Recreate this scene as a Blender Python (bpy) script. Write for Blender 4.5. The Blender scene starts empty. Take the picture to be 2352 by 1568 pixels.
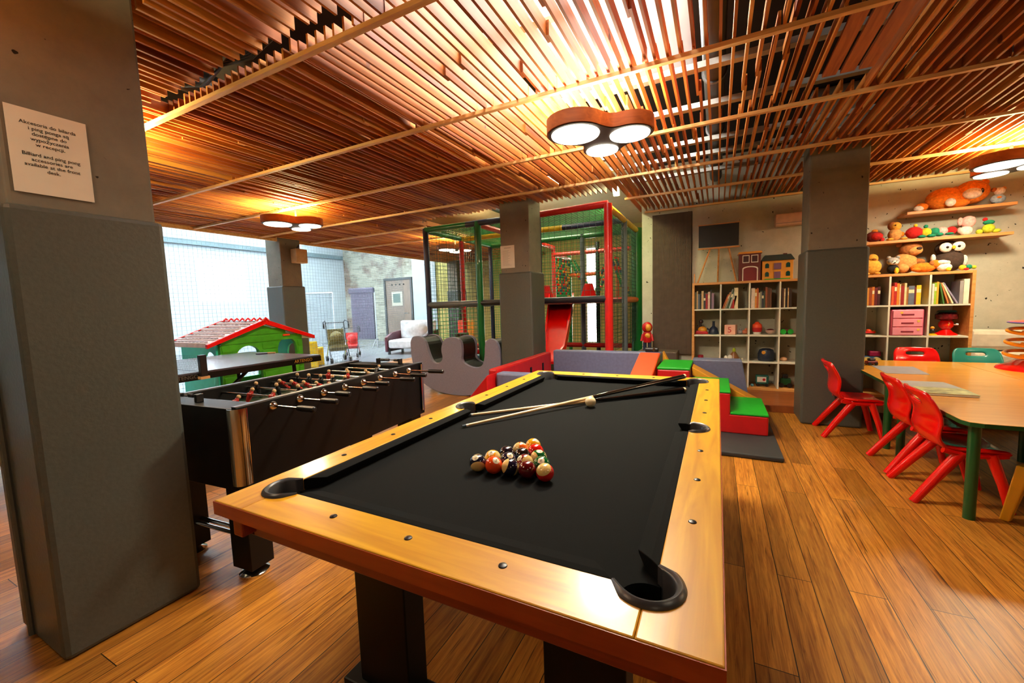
import bpy, math, random
from mathutils import Vector, Matrix
random.seed(7)
S=bpy.context.scene; COL=S.collection; PI=math.pi
# ---------------------------------------------------------------- camera, world, exposure
yaw,pitch,roll=[math.radians(a) for a in (26.75,-5.15,-1.83)]
fw=Vector((-math.sin(yaw)*math.cos(pitch),math.cos(yaw)*math.cos(pitch),math.sin(pitch)))
r0=Vector((math.cos(yaw),math.sin(yaw),0)); u0=r0.cross(fw)
rt=r0*math.cos(roll)+u0*math.sin(roll); up=u0*math.cos(roll)-r0*math.sin(roll)
cam=bpy.data.objects.new('camera',bpy.data.cameras.new('camera')); COL.objects.link(cam)
m3=Matrix((rt,up,-fw)).transposed().to_4x4(); m3.translation=Vector((0,0,1.32)); cam.matrix_world=m3
cam.data.sensor_width=36; cam.data.lens=938/2352*36; cam.data.clip_start=.02
S.camera=cam
S.view_settings.view_transform='Standard'; S.view_settings.look='None'; S.view_settings.gamma=1
S.view_settings.use_curve_mapping=False; S.view_settings.exposure=0.28
w=bpy.data.worlds.new('world'); S.world=w; w.use_nodes=True
w.node_tree.nodes['Background'].inputs[0].default_value=(.78,.92,1,1); w.node_tree.nodes['Background'].inputs[1].default_value=2.2
def area(name,loc,sx,sy,power,col,rot=(0,0,0),spread=PI,shape='RECTANGLE'):
    l=bpy.data.lights.new(name,'AREA'); l.shape=shape; l.size=sx; l.size_y=sy; l.energy=power; l.color=col; l.spread=spread
    o=bpy.data.objects.new(name,l); COL.objects.link(o); o.location=loc; o.rotation_euler=rot; return o
# unseen hall skylight added as fill; daylight through hall windows, play-area window, and the roof light over the slats
area('hall_fill_light',(-11.0,6.5,4.9),5.5,9.0,15000,(.80,.92,1))
area('window_daylight',(-14.9,6.2,2.5),7.0,2.6,5500,(.82,.93,1),(0,-PI/2,0))
area('play_window_daylight',(-3.05,11.4,1.5),.42,2.6,160,(1,.97,.75),(-PI/2,0,0))
area('rooflight_daylight',(-.95,3.0,3.28),1.05,2.3,190,(1,.93,.82))
# ---------------------------------------------------------------- materials
def lin(h):
    h=h.lstrip('#'); c=[int(h[i:i+2],16)/255 for i in (0,2,4)]
    return tuple(x/12.92 if x<=.04045 else ((x+.055)/1.055)**2.4 for x in c)+(1,)
MC={}
def P(name):
    m=bpy.data.materials.new(name); m.use_nodes=True; return m,m.node_tree.nodes,m.node_tree.links,m.node_tree.nodes['Principled BSDF']
def mat(name,col,rough=.5,metal=0,noise=.12,scale=12,bump=0,emit=0,coat=0,alpha=1,trans=0,stretch=(1,1,1)):
    if name in MC: return MC[name]
    m,N,L,b=P(name); c=lin(col)
    b.inputs['Roughness'].default_value=rough; b.inputs['Metallic'].default_value=metal
    b.inputs['Coat Weight'].default_value=coat; b.inputs['Transmission Weight'].default_value=trans; b.inputs['Alpha'].default_value=alpha
    tc=N.new('ShaderNodeTexCoord'); mp=N.new('ShaderNodeMapping'); mp.inputs['Scale'].default_value=stretch
    nz=N.new('ShaderNodeTexNoise'); nz.inputs['Scale'].default_value=scale; nz.inputs['Detail'].default_value=5
    L.new(tc.outputs['Object'],mp.inputs[0]); L.new(mp.outputs[0],nz.inputs['Vector'])
    rp=N.new('ShaderNodeValToRGB'); rp.color_ramp.elements[0].position=.3; rp.color_ramp.elements[1].position=.7
    rp.color_ramp.elements[0].color=tuple(x*(1-noise) for x in c[:3])+(1,); rp.color_ramp.elements[1].color=tuple(min(1,x*(1+noise)) for x in c[:3])+(1,)
    L.new(nz.outputs['Fac'],rp.inputs[0]); L.new(rp.outputs[0],b.inputs['Base Color'])
    if bump:
        bp=N.new('ShaderNodeBump'); bp.inputs['Strength'].default_value=bump; bp.inputs['Distance'].default_value=.01
        L.new(nz.outputs['Fac'],bp.inputs['Height']); L.new(bp.outputs[0],b.inputs['Normal'])
    if emit: b.inputs['Emission Color'].default_value=c; b.inputs['Emission Strength'].default_value=emit
    MC[name]=m; return m
def ramp(N,stops):
    r=N.new('ShaderNodeValToRGB'); e=r.color_ramp.elements
    while len(e)<len(stops): e.new(.5)
    for k,(p,c) in enumerate(stops): e[k].position=p; e[k].color=lin(c)
    return r
def planks(name,c1,c2,dark,rough,width,along='Y',length=1.6,gap='#150802'):
    m,N,L,b=P(name); tc=N.new('ShaderNodeTexCoord'); mp=N.new('ShaderNodeMapping')
    if along=='Y': mp.inputs['Rotation'].default_value=(0,0,PI/2)
    L.new(tc.outputs['Object'],mp.inputs[0])
    br=N.new('ShaderNodeTexBrick'); br.inputs['Scale'].default_value=1; br.inputs['Brick Width'].default_value=length; br.inputs['Row Height'].default_value=width
    br.inputs['Mortar Size'].default_value=.0018; br.inputs['Color1'].default_value=(0,0,0,1); br.inputs['Color2'].default_value=(1,1,1,1); br.inputs['Mortar'].default_value=(.5,.5,.5,1); br.offset=.37
    L.new(mp.outputs[0],br.inputs[0])
    m2=N.new('ShaderNodeMapping'); m2.inputs['Scale'].default_value=(1.3,22,1); L.new(mp.outputs[0],m2.inputs[0])
    add=N.new('ShaderNodeVectorMath'); add.operation='ADD'; L.new(m2.outputs[0],add.inputs[0])
    ml=N.new('ShaderNodeVectorMath'); ml.operation='SCALE'; ml.inputs['Scale'].default_value=9; L.new(br.outputs['Color'],ml.inputs[0]); L.new(ml.outputs[0],add.inputs[1])
    n1=N.new('ShaderNodeTexNoise'); n1.inputs['Scale'].default_value=3; n1.inputs['Detail'].default_value=8; n1.inputs['Roughness'].default_value=.65; n1.inputs['Distortion'].default_value=.6; L.new(add.outputs[0],n1.inputs[0])
    r1=ramp(N,[(.3,c1),(.72,c2)]); L.new(n1.outputs['Fac'],r1.inputs[0])
    hs=N.new('ShaderNodeHueSaturation'); L.new(r1.outputs[0],hs.inputs['Color'])
    mr=N.new('ShaderNodeMapRange'); mr.inputs['To Min'].default_value=.62; mr.inputs['To Max'].default_value=1.25; L.new(br.outputs['Color'],mr.inputs[0]); L.new(mr.outputs[0],hs.inputs['Value'])
    m4=N.new('ShaderNodeMapping'); m4.inputs['Scale'].default_value=(.9,30,1); L.new(mp.outputs[0],m4.inputs[0])
    n2=N.new('ShaderNodeTexNoise'); n2.inputs['Scale'].default_value=2.2; n2.inputs['Detail'].default_value=3; n2.inputs['Distortion'].default_value=1.5; L.new(m4.outputs[0],n2.inputs[0])
    r2=N.new('ShaderNodeValToRGB'); r2.color_ramp.elements[0].position=.60; r2.color_ramp.elements[0].color=(0,0,0,1); r2.color_ramp.elements[1].position=.70; r2.color_ramp.elements[1].color=(.8,.8,.8,1); L.new(n2.outputs['Fac'],r2.inputs[0])
    mx=N.new('ShaderNodeMixRGB'); mx.inputs['Color2'].default_value=lin(dark); L.new(r2.outputs[0],mx.inputs[0]); L.new(hs.outputs[0],mx.inputs['Color1'])
    mg=N.new('ShaderNodeMixRGB'); mg.inputs['Color2'].default_value=lin(gap); L.new(br.outputs['Fac'],mg.inputs[0]); L.new(mx.outputs[0],mg.inputs['Color1'])
    L.new(mg.outputs[0],b.inputs['Base Color']); b.inputs['Roughness'].default_value=rough; b.inputs['Specular IOR Level'].default_value=.35
    bp=N.new('ShaderNodeBump'); bp.inputs['Strength'].default_value=.15; bp.inputs['Distance'].default_value=.004; L.new(n1.outputs['Fac'],bp.inputs['Height']); L.new(bp.outputs[0],b.inputs['Normal'])
    return m
def wood(name,c1,c2,rough,axis=0,scale=2.5,coat=0,knots=False):
    m,N,L,b=P(name); tc=N.new('ShaderNodeTexCoord'); mp=N.new('ShaderNodeMapping'); s=[14,14,14]; s[axis]=1.2; mp.inputs['Scale'].default_value=s
    L.new(tc.outputs['Object'],mp.inputs[0]); n=N.new('ShaderNodeTexNoise'); n.inputs['Scale'].default_value=scale; n.inputs['Detail'].default_value=7; n.inputs['Distortion'].default_value=.8
    L.new(mp.outputs[0],n.inputs[0]); r=ramp(N,[(.32,c1),(.7,c2)]); L.new(n.outputs['Fac'],r.inputs[0])
    L.new(r.outputs[0],b.inputs['Base Color'])
    b.inputs['Roughness'].default_value=rough; b.inputs['Coat Weight'].default_value=coat; b.inputs['Coat Roughness'].default_value=.12
    return m
def slat_mat(name,cols,rough=.6):
    # every slat its own tone: colour chosen by a cell noise across the slats' pitch
    m,N,L,b=P(name); tc=N.new('ShaderNodeTexCoord'); mp=N.new('ShaderNodeMapping'); mp.inputs['Scale'].default_value=(1/.066,1/1.02,.0001)
    mp.inputs['Location'].default_value=(.5,.48,0)
    L.new(tc.outputs['Object'],mp.inputs[0]); vf=N.new('ShaderNodeVectorMath'); vf.operation='FLOOR'; L.new(mp.outputs[0],vf.inputs[0])
    wn=N.new('ShaderNodeTexWhiteNoise'); L.new(vf.outputs[0],wn.inputs['Vector'])
    r=ramp(N,[(k/(len(cols)-1),c) for k,c in enumerate(cols)]); L.new(wn.outputs['Value'],r.inputs[0])
    m2=N.new('ShaderNodeMapping'); m2.inputs['Scale'].default_value=(30,1.5,30); L.new(tc.outputs['Object'],m2.inputs[0])
    n=N.new('ShaderNodeTexNoise'); n.inputs['Scale'].default_value=2; n.inputs['Detail'].default_value=6; L.new(m2.outputs[0],n.inputs[0])
    hs=N.new('ShaderNodeHueSaturation'); mr=N.new('ShaderNodeMapRange'); mr.inputs['From Min'].default_value=.3; mr.inputs['From Max'].default_value=.7; mr.inputs['To Min'].default_value=.7; mr.inputs['To Max'].default_value=1.2
    L.new(n.outputs['Fac'],mr.inputs[0]); L.new(mr.outputs[0],hs.inputs['Value']); L.new(r.outputs[0],hs.inputs['Color'])
    n3=N.new('ShaderNodeTexNoise'); n3.inputs['Scale'].default_value=9; L.new(tc.outputs['Object'],n3.inputs[0])
    rk=N.new('ShaderNodeValToRGB'); rk.color_ramp.elements[0].position=.72; rk.color_ramp.elements[0].color=(0,0,0,1); rk.color_ramp.elements[1].position=.76; rk.color_ramp.elements[1].color=(.8,.8,.8,1); L.new(n3.outputs['Fac'],rk.inputs[0])
    mx=N.new('ShaderNodeMixRGB'); mx.inputs['Color2'].default_value=lin('#3a1406'); L.new(rk.outputs[0],mx.inputs[0]); L.new(hs.outputs[0],mx.inputs['Color1'])
    L.new(mx.outputs[0],b.inputs['Base Color']); b.inputs['Roughness'].default_value=rough; b.inputs['Specular IOR Level'].default_value=.3
    return m
def concrete(name,c1,c2,pits=True):
    m,N,L,b=P(name); tc=N.new('ShaderNodeTexCoord')
    n=N.new('ShaderNodeTexNoise'); n.inputs['Scale'].default_value=2.2; n.inputs['Detail'].default_value=9; n.inputs['Roughness'].default_value=.7; L.new(tc.outputs['Object'],n.inputs[0])
    r=ramp(N,[(.3,c1),(.7,c2)]); L.new(n.outputs['Fac'],r.inputs[0]); out=r.outputs[0]
    if pits:
        v=N.new('ShaderNodeTexNoise'); v.inputs['Scale'].default_value=21; v.inputs['Detail'].default_value=2; L.new(tc.outputs['Object'],v.inputs[0])
        rk=N.new('ShaderNodeValToRGB'); rk.color_ramp.elements[0].position=.715; rk.color_ramp.elements[0].color=(0,0,0,1); rk.color_ramp.elements[1].position=.735; rk.color_ramp.elements[1].color=(1,1,1,1); L.new(v.outputs['Fac'],rk.inputs[0])
        mx=N.new('ShaderNodeMixRGB'); mx.inputs['Color2'].default_value=lin('#15120e'); L.new(rk.outputs[0],mx.inputs[0]); L.new(out,mx.inputs['Color1']); out=mx.outputs[0]
    L.new(out,b.inputs['Base Color']); b.inputs['Roughness'].default_value=.8; b.inputs['Specular IOR Level'].default_value=.3
    bp=N.new('ShaderNodeBump'); bp.inputs['Strength'].default_value=.25; bp.inputs['Distance'].default_value=.01; L.new(n.outputs['Fac'],bp.inputs['Height']); L.new(bp.outputs[0],b.inputs['Normal'])
    return m
def bricks(name):
    m,N,L,b=P(name); tc=N.new('ShaderNodeTexCoord'); mp=N.new('ShaderNodeMapping'); mp.inputs['Rotation'].default_value=(PI/2,0,0); L.new(tc.outputs['Object'],mp.inputs[0])
    br=N.new('ShaderNodeTexBrick'); br.inputs['Scale'].default_value=1; br.inputs['Brick Width'].default_value=.27; br.inputs['Row Height'].default_value=.085; br.inputs['Mortar Size'].default_value=.008
    br.inputs['Color1'].default_value=lin('#a8a294'); br.inputs['Color2'].default_value=lin('#d6d2c4'); br.inputs['Mortar'].default_value=lin('#cfcdc4'); L.new(mp.outputs[0],br.inputs[0])
    n=N.new('ShaderNodeTexNoise'); n.inputs['Scale'].default_value=1.3; n.inputs['Detail'].default_value=6; L.new(tc.outputs['Object'],n.inputs[0])
    r=ramp(N,[(.36,'#8a5a44'),(.5,'#e6ebe2')]); L.new(n.outputs['Fac'],r.inputs[0])
    mx=N.new('ShaderNodeMixRGB'); mx.blend_type='MULTIPLY'; mx.inputs[0].default_value=.7; L.new(br.outputs['Color'],mx.inputs['Color1']); L.new(r.outputs[0],mx.inputs['Color2'])
    L.new(mx.outputs[0],b.inputs['Base Color']); b.inputs['Roughness'].default_value=.85
    bp=N.new('ShaderNodeBump'); bp.inputs['Strength'].default_value=.5; bp.inputs['Distance'].default_value=.01; L.new(br.outputs['Fac'],bp.inputs['Height']); bp.invert=True; L.new(bp.outputs[0],b.inputs['Normal'])
    return m
M_floor=planks('floor_planks','#7e4414','#cc8a34','#3b1605',.34,.135)
M_hallfloor=mat('hall_floor','#8d8f96',.22,noise=.1,scale=2)
M_slat=slat_mat('ceiling_slats',['#86380a','#b96c22','#984810','#cc8636','#a5561a','#bd772c'])
M_batten=wood('ceiling_batten','#cf9453','#e8bc7c',.5,0)
M_deep=wood('deep_boards','#b4631a','#d9862c',.5,1)
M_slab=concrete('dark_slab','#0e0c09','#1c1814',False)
M_conc=concrete('pillar_concrete','#68645a','#827d6e')
M_wall=concrete('wall_concrete','#a6a28e','#c6c2ae')
M_white=mat('white_plaster','#c9d4da',.7,noise=.05,scale=3)
M_beige=mat('beige_plaster','#aea25c',.7,noise=.08,scale=2)
M_corr=None
M_brick=bricks('old_brick')
M_pad=mat('grey_vinyl','#4a4e49',.42,noise=.07,scale=60,bump=.12)
M_rail=wood('maple_rail','#b67c14','#d6a01a',.36,1,2.0,.3)
M_railx=wood('maple_rail_cross','#b67c14','#d6a01a',.36,0,2.0,.3)
M_apron=wood('cherry_apron','#7c2206','#96300c',.4,0,2.0,.2)
M_felt=mat('charcoal_felt','#0c0e0f',.95,noise=.4,scale=900,bump=.05)
M_black=mat('black_laminate','#070708',.42,noise=.1)
M_blackp=mat('black_plastic','#101013',.35,noise=.1)
M_rub=mat('dark_grey_rubber','#38393c',.32,noise=.1)
M_chrome=mat('chrome','#d8d4cc',.12,1,noise=.03)
M_steel=mat('dull_steel','#7c7d80',.35,1,noise=.05)
M_red=mat('red_plastic','#dc0a06',.22,noise=.04,coat=.3)
M_redv=mat('red_vinyl','#b00d12',.42,noise=.08)
M_green=mat('green_metal','#0a4a22',.3,noise=.06,coat=.3)
M_greenv=mat('green_vinyl','#0c9a1c',.45,noise=.08)
M_yellow=mat('yellow_plastic','#e0a312',.35,noise=.05,coat=.2)
M_teal=mat('teal_plastic','#12796c',.35,noise=.05,coat=.2)
M_beech=wood('beech_laminate','#d18a22','#e2a036',.28,0,1.5,.4)
M_blue=mat('blue_grey_vinyl','#5f6480',.45,noise=.1,scale=30)
M_orange=mat('orange_vinyl','#e5481a',.42,noise=.06)
M_ochre=mat('ochre_vinyl','#cf8a1e',.45,noise=.08)
M_mat=mat('charcoal_mat','#26282a',.6,noise=.1)
M_birch=wood('birch_edge','#b5773a','#cf9450',.5,0)
M_shelfw=mat('white_shelf','#cfc9b6',.5,noise=.04)
M_paper=mat('paper','#d9d2c2',.8,noise=.03)
M_print=mat('printed_black','#17130f',.8,noise=0)
M_diff=mat('lamp_diffuser','#fff3da',.5,noise=0,emit=6)
M_lampw=wood('lamp_wood','#8a4a22','#a8602e',.5,0)
M_lampd=mat('lamp_dark_plate','#3a3330',.5,noise=.05)
M_felt.node_tree.nodes['Principled BSDF'].inputs['Specular IOR Level'].default_value=.12
M_black.node_tree.nodes['Principled BSDF'].inputs['Specular IOR Level'].default_value=.25
# ---------------------------------------------------------------- mesh builder
class MB:
    def __init__(s): s.v=[]; s.f=[]; s.mi=[]; s.k=0
    def add(s,vs,fs):
        n=len(s.v); s.v+=[tuple(v) for v in vs]; s.f+=[tuple(i+n for i in f) for f in fs]; s.mi+=[s.k]*len(fs); return s
    def box(s,x0,x1,y0,y1,z0,z1,c=None,rz=0,rx=0,ry=0):
        vs=[Vector((x,y,z)) for x in (x0,x1) for y in (y0,y1) for z in (z0,z1)]
        if rz or rx or ry:
            o=Vector(c) if c else Vector(((x0+x1)/2,(y0+y1)/2,(z0+z1)/2)); R=Matrix.Rotation(rz,3,'Z')@Matrix.Rotation(ry,3,'Y')@Matrix.Rotation(rx,3,'X')
            vs=[R@(v-o)+o for v in vs]
        return s.add(vs,[(0,1,3,2),(4,6,7,5),(0,4,5,1),(2,3,7,6),(0,2,6,4),(1,5,7,3)])
    def tube(s,pts,r,n=12,cap=True):
        pts=[Vector(p) for p in pts]; rs=r if isinstance(r,(list,tuple)) else [r]*len(pts); vs=[]; fs=[]; pa=None
        for i,p in enumerate(pts):
            d=(pts[min(i+1,len(pts)-1)]-pts[max(i-1,0)]).normalized()
            if pa is None: a=d.orthogonal().normalized()
            else:
                a=pa-d*pa.dot(d); a=a.normalized() if a.length>1e-6 else d.orthogonal().normalized()
            pa=a; b=d.cross(a)
            for k in range(n): t=2*PI*k/n; vs.append(p+(a*math.cos(t)+b*math.sin(t))*rs[i])
        for i in range(len(pts)-1):
            for k in range(n): fs.append((i*n+k,i*n+(k+1)%n,(i+1)*n+(k+1)%n,(i+1)*n+k))
        if cap: fs.append(tuple(range(n-1,-1,-1))); fs.append(tuple((len(pts)-1)*n+k for k in range(n)))
        return s.add(vs,fs)
    def sph(s,c,r,sc=(1,1,1),nu=16,nv=10,R=None):
        c=Vector(c); vs=[]; fs=[]
        for j in range(nv+1):
            t=PI*j/nv
            for i in range(nu):
                p=2*PI*i/nu; v=Vector((math.sin(t)*math.cos(p)*r*sc[0],math.sin(t)*math.sin(p)*r*sc[1],math.cos(t)*r*sc[2]))
                vs.append(c+(R@v if R else v))
        for j in range(nv):
            for i in range(nu): fs.append((j*nu+i,(j+1)*nu+i,(j+1)*nu+(i+1)%nu,j*nu+(i+1)%nu))
        return s.add(vs,fs)
    def prism(s,prof,h0,h1,ax='z'):
        # prof: list of 2D points; ax z: (x,y), ax y: (x,z), ax x: (y,z)
        f={'z':lambda a,b,h:(a,b,h),'y':lambda a,b,h:(a,h,b),'x':lambda a,b,h:(h,a,b)}[ax]; n=len(prof)
        vs=[f(a,b,h0) for a,b in prof]+[f(a,b,h1) for a,b in prof]
        fs=[tuple(range(n)),tuple(range(2*n-1,n-1,-1))]+[(i,(i+1)%n+0,(i+1)%n+n,i+n) for i in range(n)]
        return s.add(vs,fs)
    def lathe(s,prof,c=(0,0,0),n=24):
        vs=[];fs=[]
        for r,z in prof:
            for k in range(n): t=2*PI*k/n; vs.append((c[0]+r*math.cos(t),c[1]+r*math.sin(t),c[2]+z))
        for i in range(len(prof)-1):
            for k in range(n): fs.append((i*n+k,i*n+(k+1)%n,(i+1)*n+(k+1)%n,(i+1)*n+k))
        fs.append(tuple(range(n-1,-1,-1))); fs.append(tuple((len(prof)-1)*n+k for k in range(n)))
        return s.add(vs,fs)
    def net(s,o,u,v,nu,nv,r=.003):
        o,u,v=Vector(o),Vector(u),Vector(v)
        for i in range(nu+1): s.tube([o+u*(i/nu),o+u*(i/nu)+v],r,3,False)
        for j in range(nv+1): s.tube([o+v*(j/nv),o+v*(j/nv)+u],r,3,False)
        return s
    def obj(s,name,mats,parent=None,smooth=False,bevel=0,sub=0,loc=None,**tags):
        me=bpy.data.meshes.new(name); me.from_pydata(s.v,[],s.f)
        for m in (mats if isinstance(mats,(list,tuple)) else [mats]): me.materials.append(m)
        me.polygons.foreach_set('material_index',s.mi)
        import bmesh
        bm=bmesh.new(); bm.from_mesh(me); bmesh.ops.recalc_face_normals(bm,faces=bm.faces); bm.to_mesh(me); bm.free()
        if smooth: me.polygons.foreach_set('use_smooth',[True]*len(me.polygons)); me.set_sharp_from_angle(angle=math.radians(40))
        o=bpy.data.objects.new(name,me); COL.objects.link(o)
        if parent: o.parent=parent
        if loc: o.location=loc
        if bevel: b=o.modifiers.new('b','BEVEL'); b.width=bevel; b.segments=2; b.limit_method='ANGLE'; b.angle_limit=math.radians(50)
        if sub: q=o.modifiers.new('s','SUBSURF'); q.levels=sub; q.render_levels=sub
        for k,v in tags.items(): o[k]=v
        return o
def B(*a,**k): return MB().box(*a,**k)
def thing(name,label,cat,loc=(0,0,0),rz=0,group=None,scale=1):
    o=bpy.data.objects.new(name,None); COL.objects.link(o); o.location=loc; o.rotation_euler=(0,0,rz); o.scale=(scale,)*3; o.empty_display_size=.1
    o['label']=label; o['category']=cat
    if group: o['group']=group
    return o
def kids(o): return [c for c in bpy.data.objects if c.parent==o]
def dup(o,loc=None,rz=None,label=None,parent=None):
    c=o.copy(); COL.objects.link(c); c.parent=parent
    if loc is not None: c.location=loc
    if rz is not None: c.rotation_euler=(0,0,rz)
    if label: c['label']=label
    for k in kids(o): dup(k,parent=c)
    return c
def struct(name,mb,m,**k): return mb.obj(name,m,kind='structure',**k)
def text_mb(body,size,align='CENTER',spacing=1.0,extrude=.0003):
    cu=bpy.data.curves.new('t','FONT'); cu.body=body; cu.size=size; cu.align_x=align; cu.space_line=spacing; cu.extrude=extrude; cu.resolution_u=3
    o=bpy.data.objects.new('t',cu); COL.objects.link(o); dg=bpy.context.evaluated_depsgraph_get(); dg.update()
    me=bpy.data.meshes.new_from_object(o.evaluated_get(dg)); mb=MB(); mb.add([v.co for v in me.vertices],[tuple(p.vertices) for p in me.polygons])
    bpy.data.objects.remove(o); bpy.data.meshes.remove(me); return mb
def xf(mb,M):
    mb.v=[tuple(M@Vector(v)) for v in mb.v]; return mb
# ================================================================ THE SETTING
struct('floor',B(-7.3,5,-3,12.6,-.05,0),M_floor)
struct('floor',B(-14.4,-7.3,-3,12.7,-.05,-.001),M_hallfloor)
struct('trim_1',B(-1.04,4.99,5.42,6.645,0,.08),planks('platform_planks','#6e3414','#9a5526','#2c0f04',.4,.16,'X',2.2),bevel=.004)
struct('wall_back',B(-1.05,5,6.65,6.85,0,3.4),M_wall)
struct('wall_play_side',B(-1.05,-.85,6.85,11,0,3.4),M_beige)
struct('wall_right',B(5,5.2,-3,6.85,0,3.4),M_wall)
struct('wall_front',B(-14.4,5.2,-3.2,-3,0,4.8),M_wall)
wb=MB()   # play-area back wall with a tall window opening
for a in ((-9.2,-3.27,0,3.4),(-2.83,-1.05,0,3.4),(-3.27,-2.83,0,.16),(-3.27,-2.83,2.84,3.4)): wb.box(a[0],a[1],11,11.2,a[2],a[3])
struct('wall_play_back',wb,M_beige)
struct('wall_hall_side',B(-9.4,-9.2,11.2,12.7,0,4.8),M_white)
struct('wall_hall_white',B(-9.2,-8.25,10.94,10.99,0,4.8),M_white)
struct('wall_brick',B(-14.6,-9.2,12.7,12.9,0,4.8),M_brick)
wl=MB()
for a in ((-3,2.6,0,4.8),(2.6,4.4,0,1.7),(2.6,4.4,3.09,4.8),(4.4,7.05,0,4.8),(7.05,8.55,0,1.7),(7.05,8.55,3.09,4.8),(8.55,12.7,0,4.8)): wl.box(-14.6,-14.4,a[0],a[1],a[2],a[3])
struct('wall_left',wl,M_white)
def window(n,x0,x1,y0,y1,z0,z1,axis):
    f=MB(); t=.06
    def fr(a0,a1,b0,b1):
        if axis=='x': f.box(x0,x1,a0,a1,b0,b1)
        else: f.box(a0,a1,y0,y1,b0,b1)
    a,b=(y0,y1) if axis=='x' else (x0,x1)
    fr(a,b,z0,z0+t); fr(a,b,z1-t,z1); fr(a,a+t,z0+t,z1-t); fr(b-t,b,z0+t,z1-t)
    if b-a>1: fr((a+b)/2-t/2,(a+b)/2+t/2,z0+t,z1-t)
    o=struct('window_%d'%n,f,mat('window_frame_white','#e8e8e6',.4,noise=.03))
    g=MB()
    if axis=='x': g.box((x0+x1)/2-.004,(x0+x1)/2+.004,a+t,b-t,z0+t,z1-t)
    else: g.box(a+t,b-t,(y0+y1)/2-.004,(y0+y1)/2+.004,z0+t,z1-t)
    g.obj('glass_pane',mat('clear_glass','#ffffff',.02,noise=0,trans=1),o); return o
window(1,-14.52,-14.4,7.05,8.55,1.7,3.09,'x'); window(2,-14.52,-14.4,2.6,4.4,1.7,3.09,'x'); window(3,-3.27,-2.83,11.05,11.12,.16,2.84,'y')
struct('trim_2',B(-14.4,-14.3,-2.9,12.6,3.45,3.6),mat('hall_beam','#6f8288',.5,noise=.05))
# upper slabs
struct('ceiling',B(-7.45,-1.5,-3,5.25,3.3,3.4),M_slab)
struct('ceiling',B(-7.45,-1.05,5.25,11,3.3,3.4),mat('pale_ceiling','#b9b29a',.7,noise=.06))
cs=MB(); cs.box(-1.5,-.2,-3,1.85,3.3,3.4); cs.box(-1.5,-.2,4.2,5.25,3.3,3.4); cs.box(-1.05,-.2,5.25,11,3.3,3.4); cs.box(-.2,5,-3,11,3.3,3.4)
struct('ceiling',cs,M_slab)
hc=MB(); hc.box(-14.6,-7.45,-3,1.9,4.7,4.8); hc.box(-14.6,-7.45,11.1,12.9,4.7,4.8); hc.box(-14.6,-13.9,1.9,11.1,4.7,4.8); hc.box(-8.1,-7.45,1.9,11.1,4.7,4.8)
struct('ceiling',hc,M_white)
struct('wall_hall_upper',B(-7.45,-7.3,-3,10.94,2.78,4.7),M_white)
M_cloud=mat('frosted_glass','#f4f6f4',.6,noise=.02,trans=.6)
struct('window_4',B(-13.9,-8.1,1.9,11.1,4.72,4.74),M_cloud); struct('window_5',B(-1.5,-.2,1.85,4.2,3.32,3.34),M_cloud)  # first pane: unseen skylight, added to brighten the hall
# slatted wooden ceiling: thin boards on edge, laid bay by bay over the battens
pil=[(-2.68,-2.2,.5,1.0),(-2.67,-2.2,4.98,5.42),(.78,1.28,5.0,5.45),(-7.65,-7.18,4.9,5.36)]
bat=[-2.53,-1.51,-.49,.53,1.55,2.57,3.59,4.62,5.6,6.6]
slm=MB(); x=-7.26; i=0; rs=random.Random(3)
while x<4.95:
    i+=1; h=.06
    for k in range(len(bat)-1):
        y0,y1=bat[k],bat[k+1]; 
        if x<-4.35 and k==8: y1=10.9
        segs=[(y0,y1)]
        if -4.35<x<-1.1: segs=[(a,min(b,5.24)) for a,b in segs if a<5.24]
        if x>=-1.1: segs=[(a,min(b,6.6)) for a,b in segs]
        cut=-3.3<x<-1.55 and k==3; h=.105 if cut else .072
        if cut: segs=[(y0,y1-.1-.012*(i%3))]
        for (px0,px1,py0,py1) in pil:
            if px0-.015<x<px1+.015:
                ns=[]
                for a,b in segs:
                    if b<=py0 or a>=py1: ns.append((a,b))
                    else:
                        if a<py0: ns.append((a,py0))
                        if b>py1: ns.append((py1,b))
                segs=ns
        if .55<x<.82 and k==5: continue
        dx=rs.uniform(-.004,.004); dz=rs.uniform(-.004,.01) if rs.random()<.8 else rs.uniform(.01,.03)
        for a,b in segs:
            if b-a<.02: continue
            c=a+(b-a)*rs.uniform(.25,.8)
            if rs.random()<.14 and b-a>.5:
                slm.box(x+dx-.007,x+dx+.007,a,c+.03,2.664+dz,2.664+dz+h); slm.box(x+dx+.008,x+dx+.022,c-.03,b,2.664+dz,2.664+dz+h)
            else: slm.box(x+dx-.007,x+dx+.007,a,b,2.664+dz,2.664+dz+h)
    x+=.066
struct('ceiling',slm,M_slat)
wm=MB()
for q in range(3): wm.box(.565+q*.09,.635+q*.09,2.6,3.28,2.664,2.684)
struct('ceiling',wm,wood('wide_board','#8e4418','#b5652c',.5,1))
for k,y in enumerate(bat):
    segs=[(-7.28,4.98)]
    for (px0,px1,py0,py1) in pil:
        if py0-.02<y<py1+.02: segs=[s for a,b in segs for s in ((a,px0),(px1,b)) if s[1]-s[0]>.02]
    if 5.24<y<6.65: segs=[(-7.28,-4.35),(-1.1 if y<6.5 else -1.0,4.98)]
    m=MB()
    for a,b in segs: m.box(a,b,y-.016,y+.016,2.638,2.662)
    struct('trim_%d'%(k+3),m,M_batten)
struct('trim_13',B(-7.3,-7.26,-2.9,10.9,2.62,2.78),M_batten)
cb_=MB()
for q in range(6): cb_.tube([(-2.95+q*.02,1.43+q*.012,2.70),(-2.75,1.47+.008*q,2.665+q*.006),(-2.5+q*.03,1.45,2.70+.01*q),(-2.25,1.47-.01*q,2.68+q*.008),(-1.95,1.46,2.74)],.006,6)
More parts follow.
